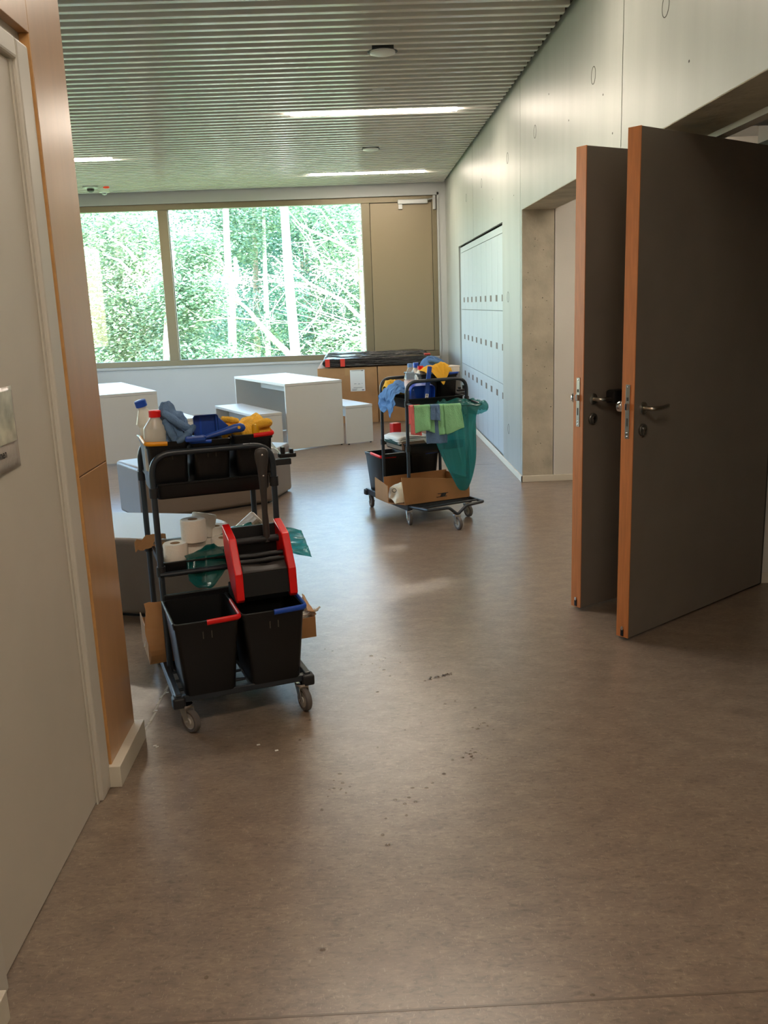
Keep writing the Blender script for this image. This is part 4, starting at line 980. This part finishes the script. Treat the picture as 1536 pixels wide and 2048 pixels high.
# green bag in the hoop
rings = []
N = 64
for z, xa, xb, ya, yb, amp in ((.800, -.262, .072, .735, 1.050, .030), (.825, -.266, .07, .73, 1.055, .026), (.85, -.258, .065, .738, 1.046, .018), (.870, -.250, .060, .75, 1.034, .010), (.876, -.242, .052, .762, 1.022, .008),
                              (.860, -.228, .048, .785, .998, .010), (.81, -.205, .055, .80, .990, .016), (.76, -.195, .075, .80, .985, .020), (.70, -.190, .105, .81, .99, .020), (.62, -.18, .098, .82, 1.0, .018), (.53, -.172, .066, .83, 1.01, .020), (.44, -.158, .034, .85, 1.01, .020), (.36, -.138, .004, .88, 1.0, .016), (.30, -.115, -.018, .91, .99, .012), (.27, -.10, -.032, .925, .98, .008), (.255, -.085, -.05, .94, .965, .002)):
    cx, cy, hx, hy = (xa + xb) / 2, (ya + yb) / 2, (xb - xa) / 2, (yb - ya) / 2
    ring = []
    for k in range(N):
        a = 2 * math.pi * k / N; c, s = math.cos(a), math.sin(a)
        e = .7 if z > .8 else .9
        f = 1 + amp / .12 * (noise.noise((c * 3.2, s * 3.2, z * 2.2)) + .6 * noise.noise((c * 7, s * 7, z * 3))) + (.16 * (noise.noise((c * 2.2 + 4, s * 2.2, z * 1.1)) + .5 * (1 - 2 * abs(noise.noise((c * 5.5, s * 5.5, z * 1.6 + 2)))) - .2) if z < .74 else 0)
        zz = z + ((.022 * noise.noise((c * 4, s * 4, z * 9)) + .014 * noise.noise((c * 9, s * 9, z * 14))) if z > .7 else .012 * noise.noise((c * 3, s * 3, z * 8)))
        ring.append((cx + hx * math.copysign(abs(c) ** e, c) * f + .09, cy + hy * math.copysign(abs(s) ** e, s) * f - .9, zz - .25))
    rings.append(ring)
build('bin_bag', MB().loft(rings, False, True), M['greenbag'], loc=F2.p(-.09, .9, .25), rotz=F2.a, smooth=170, sub=1, label='translucent green bin bag hanging in the hoop of the far cart', cat='bag')

# middle tray of the far cart
t = thing('paper_pack', 'pack of folded white paper in the middle tray of the far cart', 'paper', F2.p(.17, .51, .5265), F2.a)
build('carton', MB().box(-.185, .075, -.13, .13, 0, .058), mat('grey_board', (120, 100, 82), .8), t, smooth=0, bevel=.003)
for k in range(5): build('sheet', MB().grid(lambda u, v: (-.18 + .275 * u, -.125 + .25 * v, .06 + .0085 * k + .004 * math.sin(6 * u + k) + (.012 * (u - .85) * -6 if u > .85 else 0) - .012 * (1 - u)), 14, 6), M['paper'], t, solid=.006, smooth=60)
build('flap', MB().grid(lambda u, v: (-.19 + .08 * u + .02 * v, .128 + .004 * v, .07 - .05 * v * (1 - abs(2 * u - 1))), 8, 4), M['paper'], t, solid=.001)
build('soap_carton', MB().box(-.045, .022, -.03, .03, 0, .16), M['red'], loc=F2.p(.165, .345, .5265), rotz=F2.a, smooth=0, bevel=.004, label='red carton standing in the middle tray of the far cart', cat='carton')
build('dark_cloth', MB().tube([(0, -.12, .02), (.005, 0, .022), (0, .13, .02)], .02, 10), mat('bottle_green_cloth', (30, 62, 58), .9), loc=F2.p(.245, .50, .556), rotz=F2.a, smooth=60, label='rolled dark green cloth on the tray rim of the far cart', cat='cloth')

# cardboard box on the deck of the far cart
bx = thing('cardboard_tray', 'long cardboard box lying on the deck of the far cart', 'box', F2.p(.02, .56, .152), F2.a)
build('long_wall', MB().prism([(-.262, .0), (.262, .0), (.285, .20), (-.20, .142), (-.262, .132)], .172, .177, 'y'), M['card'], bx, smooth=0)
build('long_wall', MB().box(-.262, .262, -.175, -.17, 0, .15), M['card'], bx, smooth=0)
build('end_wall', MB().box(-.262, -.257, -.17, .172, 0, .14), M['card'], bx, smooth=0)
build('end_wall', MB().prism([(-.17, -.0), (.05, 0), (.05, .125), (-.17, .155)], .330, .335, 'x'), M['card'], bx, smooth=0)
build('base', MB().prism([(-.262, -.17), (.335, -.17), (.335, .06), (.262, .172), (-.262, .172)], 0, .004), M['card'], bx, smooth=0)
mb = MB(); mb.box(-.085, .0, .177, .1785, .050, .054).box(-.075, .01, .177, .1785, .026, .030).prism([(-.06, .030), (-.02, .030), (-.03, .050), (-.07, .050)], .177, .1785, 'y')
build('printed_mark', mb, M['ink'], bx, smooth=0, kind='stuff')
pk = thing('packet', 'cream foil packet sticking out of the long cardboard box', 'packet', F2.p(.275, .60, .160), F2.a)
mb = ridge(MB(), .13, -.10, .09, lerp([(0, .05), (.3, .12), (.6, .10), (1, .02)]), 6.6, amp=.014, scale=15, p=.5)
build('bag', mb, M['packet'], pk, solid=.002, sub=1, smooth=170)
build('logo', MB().lathe([(.012, 0), (.016, 0), (.016, .0015), (.012, .0015)], 18, cap0=False, cap1=False), M['ink'], pk, loc=(.045, .045, .088), rot=(R(-58), R(30), 0))

# ---------------------------------------------------------------- water drops on the floor
DR = [(0.008, 3.805), (0.047, 3.753), (0.061, 3.639), (0.084, 3.571), (0.228, 3.503), (0.273, 3.534), (0.306, 3.546), (0.339, 3.558), (0.027, 3.415), (0.144, 3.91), (0.224, 3.744), (0.332, 3.296), (0.29, 3.273), (0.402, 3.225), (0.184, 3.119), (0.121, 3.068), (0.418, 3.094), (0.428, 3.069), (0.388, 3.049), (0.337, 2.863), (0.356, 2.872), (0.308, 2.841), (0.272, 2.827), (0.233, 2.736), (0.19, 2.681), (0.168, 2.652), (0.123, 2.656), (0.108, 2.599), (0.127, 2.571), (0.063, 2.589), (0.093, 2.562), (0.03, 2.485), (0.094, 2.496), (-0.169, 2.551), (0.017, 2.398), (0.031, 2.346), (-0.134, 2.677), (-0.106, 2.709), (-0.094, 2.645), (-0.116, 2.769), (0.016, 2.943), (-0.145, 1.919), (-0.418, 1.846), (-0.203, 3.915), (-0.168, 3.886), (0.473, 1.726), (-0.237, 3.188), (-0.266, 3.028)]
random.seed(2); mb = MB()
def drop(x, y, s): mb.sphere((x, y, 0), .0046 * s * random.uniform(.7, 1.6), .0046 * s, .0022 * s, 10, 6)
for x, y in DR: drop(x, y, random.uniform(.8, 1.4))
for i in range(34):   # smear beside the cart
    f = random.random(); drop(.25 + .09 * f + random.uniform(-.012, .012), 3.525 + .035 * f + random.uniform(-.014, .014), random.uniform(.6, 1.7))
for x, y, n_, s in ((.345, 2.868, 14, .02), (.04, 3.7, 12, .04), (-.12, 2.68, 6, .03), (.41, 3.07, 6, .02)):
    for i in range(n_): drop(x + random.gauss(0, s), y + random.gauss(0, s * 1.2), random.uniform(.4, 1.0))
build('water_drops', mb, M['water'], smooth=170, label='scattered water drops on the linoleum floor', cat='water', kind='stuff')
random.seed(12); mb = MB()
for x, y in ((-.86, 3.33), (-.80, 3.03), (-.79, 3.02), (-.85, 3.5), (-.42, 3.0), (-.35, 2.95)):
    mb.prism([(x, y), (x + .012, y + .004), (x + .009, y + .012), (x - .002, y + .009)], 0, .0012)
build('paper_scraps', mb, M['paper'], smooth=0, label='tiny pale paper scraps on the floor by the skirting', cat='litter', kind='stuff')

# ---------------------------------------------------------------- outside: ground and trees
build('ground', MB().box(-60, 40, 14.3, 90, -3.6, -3.0), M['ground'], kind='structure', smooth=0, label='grassy forest ground outside the window', cat='ground')
rnd = random.Random(77)
def branch(mb, p, d, ln, r, depth, wig=.35):
    pts = [Vector(p)]; d = Vector(d).normalized(); n = 6
    for k in range(n):
        d = (d + Vector((rnd.uniform(-1, 1), rnd.uniform(-1, 1), rnd.uniform(-.6, .8))) * wig * .5).normalized()
        pts.append(pts[-1] + d * ln / n)
    mb.tube(pts, [r * (1 - .75 * k / n) for k in range(n + 1)], 6)
    if depth > 0:
        for k in (2, 3, 4, 5):
            if rnd.random() < .85:
                q = Vector((rnd.uniform(-1, 1), rnd.uniform(-.8, .8), rnd.uniform(-.5, .9)))
                branch(mb, pts[k], d * .6 + q, ln * rnd.uniform(.35, .6), r * (1 - .75 * k / n) * .6, depth - 1, wig)
def leaves(blobs, size, droop=.6):
    """blobs: (x, y, z, rx, ry, rz, count); narrow hanging leaves, two triangles each"""
    vs, fs = [], []
    for x, y, z, rx, ry, rz, cnt in blobs:
        for _ in range(int(cnt * 1.7)):
            # clustered: pick a twig tip in the blob, then leaves about it
            while True:
                a, b, c = rnd.uniform(-1, 1), rnd.uniform(-1, 1), rnd.uniform(-1, 1)
                if a * a + b * b + c * c < 1: break
            tx, ty, tz = x + a * rx, y + b * ry, z + c * rz
            for q in range(7):
                s = size * rnd.uniform(.6, 1.35)
                px, py, pz = tx + rnd.gauss(0, .13), ty + rnd.gauss(0, .13), tz + rnd.gauss(0, .10)
                th = rnd.uniform(0, 6.283); dz = -rnd.uniform(.1, 1.0) * droop
                u = Vector((math.cos(th), math.sin(th), dz)).normalized() * s
                wv = Vector((-math.sin(th) + rnd.uniform(-.6, .6), math.cos(th), rnd.uniform(-.7, .7))).normalized() * s * .34
                o = len(vs); p = Vector((px, py, pz))
                vs += [p, p + u * .5 + wv, p + u, p + u * .5 - wv]; fs.append((o, o + 1, o + 2, o + 3))
    mb = MB(); mb.v = [tuple(v) for v in vs]; mb.f = fs; return mb
def tree(name, label, base, trunk, bark, blobs=None, leafm=None, size=.115, extra=None, group='trees outside the window'):
    t = thing(name, label, 'tree', (base[0], base[1], -3.0), 0, group)
    o = Vector((base[0], base[1], -3.0))
    mb = MB(); mb.tube([Vector(p) - o for p, _ in trunk], [r_ for _, r_ in trunk], 10); build('trunk', mb, M[bark], t, smooth=60)
    if extra:
        for item in extra:
            mb = MB()
            if item[0] == 'path': mb.tube([Vector(p) - o for p in item[1]], item[2], 8)
            if item[0] == 'twigs':
                for p, d, ln, r_, dep in item[1]: branch(mb, Vector(p) - o, d, ln, r_, dep)
            build('branch', mb, M[bark], t, smooth=60)
    if blobs: build('foliage', leaves([(x - o.x, y - o.y, z - o.z, rx, ry, rz, c) for x, y, z, rx, ry, rz, c in blobs], size), M[leafm], t, smooth=0, kind='stuff')
    return t
def Pw(u, v, y):
    """point seen at a photo position, at depth y (measured from the photograph once, used as plain world positions)"""
    k = (u - 768) / 1800; q = (v - 1024) / 1800
    r_ = _fw + _r * k + _d * q; s = y / r_.y
    return (r_.x * s, y, 1.54 + r_.z * s)
# tall pale trunk in the middle of the view
tree('eucalyptus_tree', 'tall straight pale trunk in the middle of the window view', (-1.62, 24), [((-1.60, 24, -3), .16), ((-1.60, 24, .3), .135), ((-1.66, 24, 2.0), .125), ((-1.68, 24, 4.2), .10), ((-1.75, 24, 8), .08)], 'bark',
     [(-1.6, 25, 7.0, 2.5, 1.5, 2.0, 500), (-.2, 26.5, 3.6, 1.4, 1.2, 1.2, 260)], 'leafa')
tree('eucalyptus_tree', 'trunk with peeling bark left of the tall pale one', (-3.7, 26), [((-3.65, 26, -3), .2), ((-3.52, 26, .2), .12), ((-3.44, 26, 1.9), .12), ((-3.46, 26, 2.6), .10), ((-3.45, 26, 3.4), .09), ((-3.3, 26, 7), .05)], 'bark',
     [(-4.1, 27, 3.6, 1.7, 1.2, 1.1, 520), (-3.6, 27.5, .9, 1.5, 1.2, .9, 260), (-2.6, 28, 4.6, 1.6, 1.2, 1.0, 420)], 'leafa', extra=[('path', [Pw(470, 515, 26), Pw(474, 555, 26), Pw(471, 575, 26)], [.05, .07, .04])])
tree('eucalyptus_tree', 'slim reddish trunk between the two thicker ones', (-3.1, 29), [((-3.2, 29, -3), .13), ((-3.15, 29, 0), .11), ((-3.0, 29, 3.2), .08), ((-2.9, 29, 6), .05)], 'barkdark',
     [(-2.4, 30, 3.3, 1.8, 1.2, 1.8, 520), (-3.2, 31, .7, 1.8, 1.2, 1.0, 400)], 'leafb')
tree('eucalyptus_tree', 'second slim trunk close to the tall pale one', (-2.6, 27.5), [((-2.75, 27.5, -3), .10), ((-2.62, 27.5, 1.6), .08), ((-2.58, 27.5, 3.0), .06), ((-2.5, 27.5, 5), .04)], 'bark',
     [(-2.3, 28.5, 1.7, 1.0, 1.0, 1.2, 200)], 'leafb')
# crooked leaning limb low in the view
pl = [(585, 722), (572, 702), (548, 680), (530, 660), (512, 640), (497, 620), (478, 604), (455, 596)]
tree('leaning_tree', 'crooked bare limb leaning across the lower window', (-1.45, 22), [((-1.3, 22, -3), .12)] + [(Pw(u, v, 22), .085 - .008 * i) for i, (u, v) in enumerate(pl)], 'barkdark',
     extra=[('twigs', [(Pw(512, 640, 22), (-1, 0, .2), 1.4, .03, 1), (Pw(478, 604, 22), (-.4, 0, 1), 1.2, .03, 1)])])
# bare branched tree reaching in from the far side
ex = []
for path, r0 in (([(760, 660), (715, 630), (690, 605), (655, 585), (620, 568), (603, 553), (585, 545), (545, 512)], .075), ([(760, 560), (725, 515), (690, 492), (660, 478), (630, 465), (600, 450), (577, 422)], .07),
                 ([(690, 492), (672, 465), (655, 440), (642, 420), (605, 412)], .05), ([(760, 640), (720, 605), (690, 580), (650, 545), (632, 500), (615, 470), (592, 450)], .045),
                 ([(760, 590), (725, 560), (690, 540), (660, 520), (630, 500), (605, 495)], .04), ([(620, 568), (580, 570), (555, 572), (535, 590), (515, 605)], .035),
                 ([(655, 590), (615, 575), (585, 571), (530, 560), (500, 563)], .03), ([(760, 690), (730, 675), (700, 662), (665, 672), (620, 665), (590, 660)], .04),
                 ([(760, 670), (700, 655), (650, 645), (600, 645), (540, 640)], .025), ([(730, 675), (700, 700), (672, 712), (640, 716)], .03),
                 ([(690, 645), (650, 630), (625, 622), (590, 600)], .025), ([(715, 555), (690, 555), (683, 580), (672, 598)], .03)):
    pts = [Pw(u, v, 20.5 + .25 * math.sin(i + u * .01)) for i, (u, v) in enumerate(path)]
    ex.append(('path', pts, [r0 * .62 * (1 - .75 * i / (len(pts) - 1)) for i in range(len(pts))]))
tw = []
for u, v in ((690, 605), (655, 585), (620, 568), (600, 553), (660, 478), (630, 500), (650, 545), (700, 662), (650, 645), (600, 645), (672, 465), (580, 570), (640, 630), (690, 690), (660, 700), (610, 690), (560, 700), (700, 640)):
    tw.append((Pw(u, v, 20.4), (rnd.uniform(-1, -.2), rnd.uniform(-.4, .4), rnd.uniform(-.7, .7)), rnd.uniform(.7, 1.4), .012, 2))
ex.append(('twigs', tw))
tree('bare_tree', 'bare white branched tree reaching across the window view', (1.6, 20.5), [((1.6, 20.5, -3), .2), ((1.5, 20.5, 0), .17), ((1.2, 20.5, 2.5), .14), ((1.0, 20.5, 5), .08)], 'bark', extra=ex,
     blobs=[(.1, 22.5, .5, 1.3, .8, .8, 160)], leafm='leafc')
# leafy trees filling the view
tree('leafy_tree', 'dense leafy tree filling the narrower pane', (-6.6, 24), [((-6.6, 25.6, -3), .22), ((-6.5, 25.6, 1), .13), ((-6.3, 25.6, 4), .08)], 'bark',
     [(-6.4, 25, 3.4, 1.7, 1.2, 1.3, 620), (-5.6, 24.6, 1.4, 1.5, 1.0, 1.2, 560), (-7.4, 25, 1.2, 1.5, 1.2, 1.6, 520), (-6.2, 24.5, -.3, 2.2, 1.0, 1.0, 520), (-8.6, 25, 2.6, 1.4, 1.2, 2, 360)], 'leafc',
     extra=[('path', [Pw(272, 522, 23.6), Pw(258, 502, 23.6), Pw(240, 488, 23.6), Pw(222, 478, 23.6)], [.05, .04, .03, .015]), ('path', [Pw(262, 545, 23.6), Pw(240, 522, 23.6), Pw(205, 508, 23.6)], [.04, .03, .012]), ('path', [Pw(232, 582, 23.6), Pw(212, 568, 23.6)], [.035, .02])])
tree('leafy_tree', 'leafy tree just beside the mullion in the broad pane', (-4.9, 23), [((-4.9, 23, -3), .2), ((-4.7, 23, .8), .12), ((-4.4, 23, 3), .07)], 'barkdark',
     [(-4.2, 23.5, 1.9, 1.0, .9, .9, 420), (-4.4, 23.5, .1, 1.1, .9, .9, 420), (-3.4, 24, .0, 1.0, .8, .6, 260), (-4.0, 24, 3.1, .7, .8, .5, 160)], 'leafa')
tree('leafy_tree', 'bright leafy tree behind the bare branches', (.3, 29), [((.3, 29, -3), .2), ((.3, 29, 2), .15), ((.2, 29, 5), .1)], 'barkdark',
     [(.2, 30, 1.4, 1.8, 1.2, 1.8, 620), (-.4, 30, 4.4, 1.8, 1.2, 1.3, 620), (1.8, 30, 3, 1.4, 1.2, 2.2, 420), (-.9, 30.5, -.2, 1.6, 1, .9, 360)], 'leafa')
for i, (x, y, lab) in enumerate(((-9.5, 33, 'far deep green tree beyond the narrower pane'), (-5.5, 34, 'far deep green tree beyond the mullion'), (-1.8, 35, 'far deep green tree behind the tall pale trunk'), (2.0, 34, 'far deep green tree behind the bare branches'))):
    bl = [(x, y, 1.0, 2.6, 1.2, 2.0, 800), (x + .5, y, 4.6, 2.5, 1.2, 1.5, 700), (x - 1.2, y + .5, -1.2, 2.4, 1.0, 1.0, 260)]
    if i == 1: bl[1] = (x + 1.9, y, 4.0, 1.2, 1.0, 1.2, 300)
    tree('far_tree', lab, (x, y), [((x, y, -3), .25), ((x, y, 2), .2), ((x, y, 6), .1)], 'barkdark', bl, 'leafb', .17)
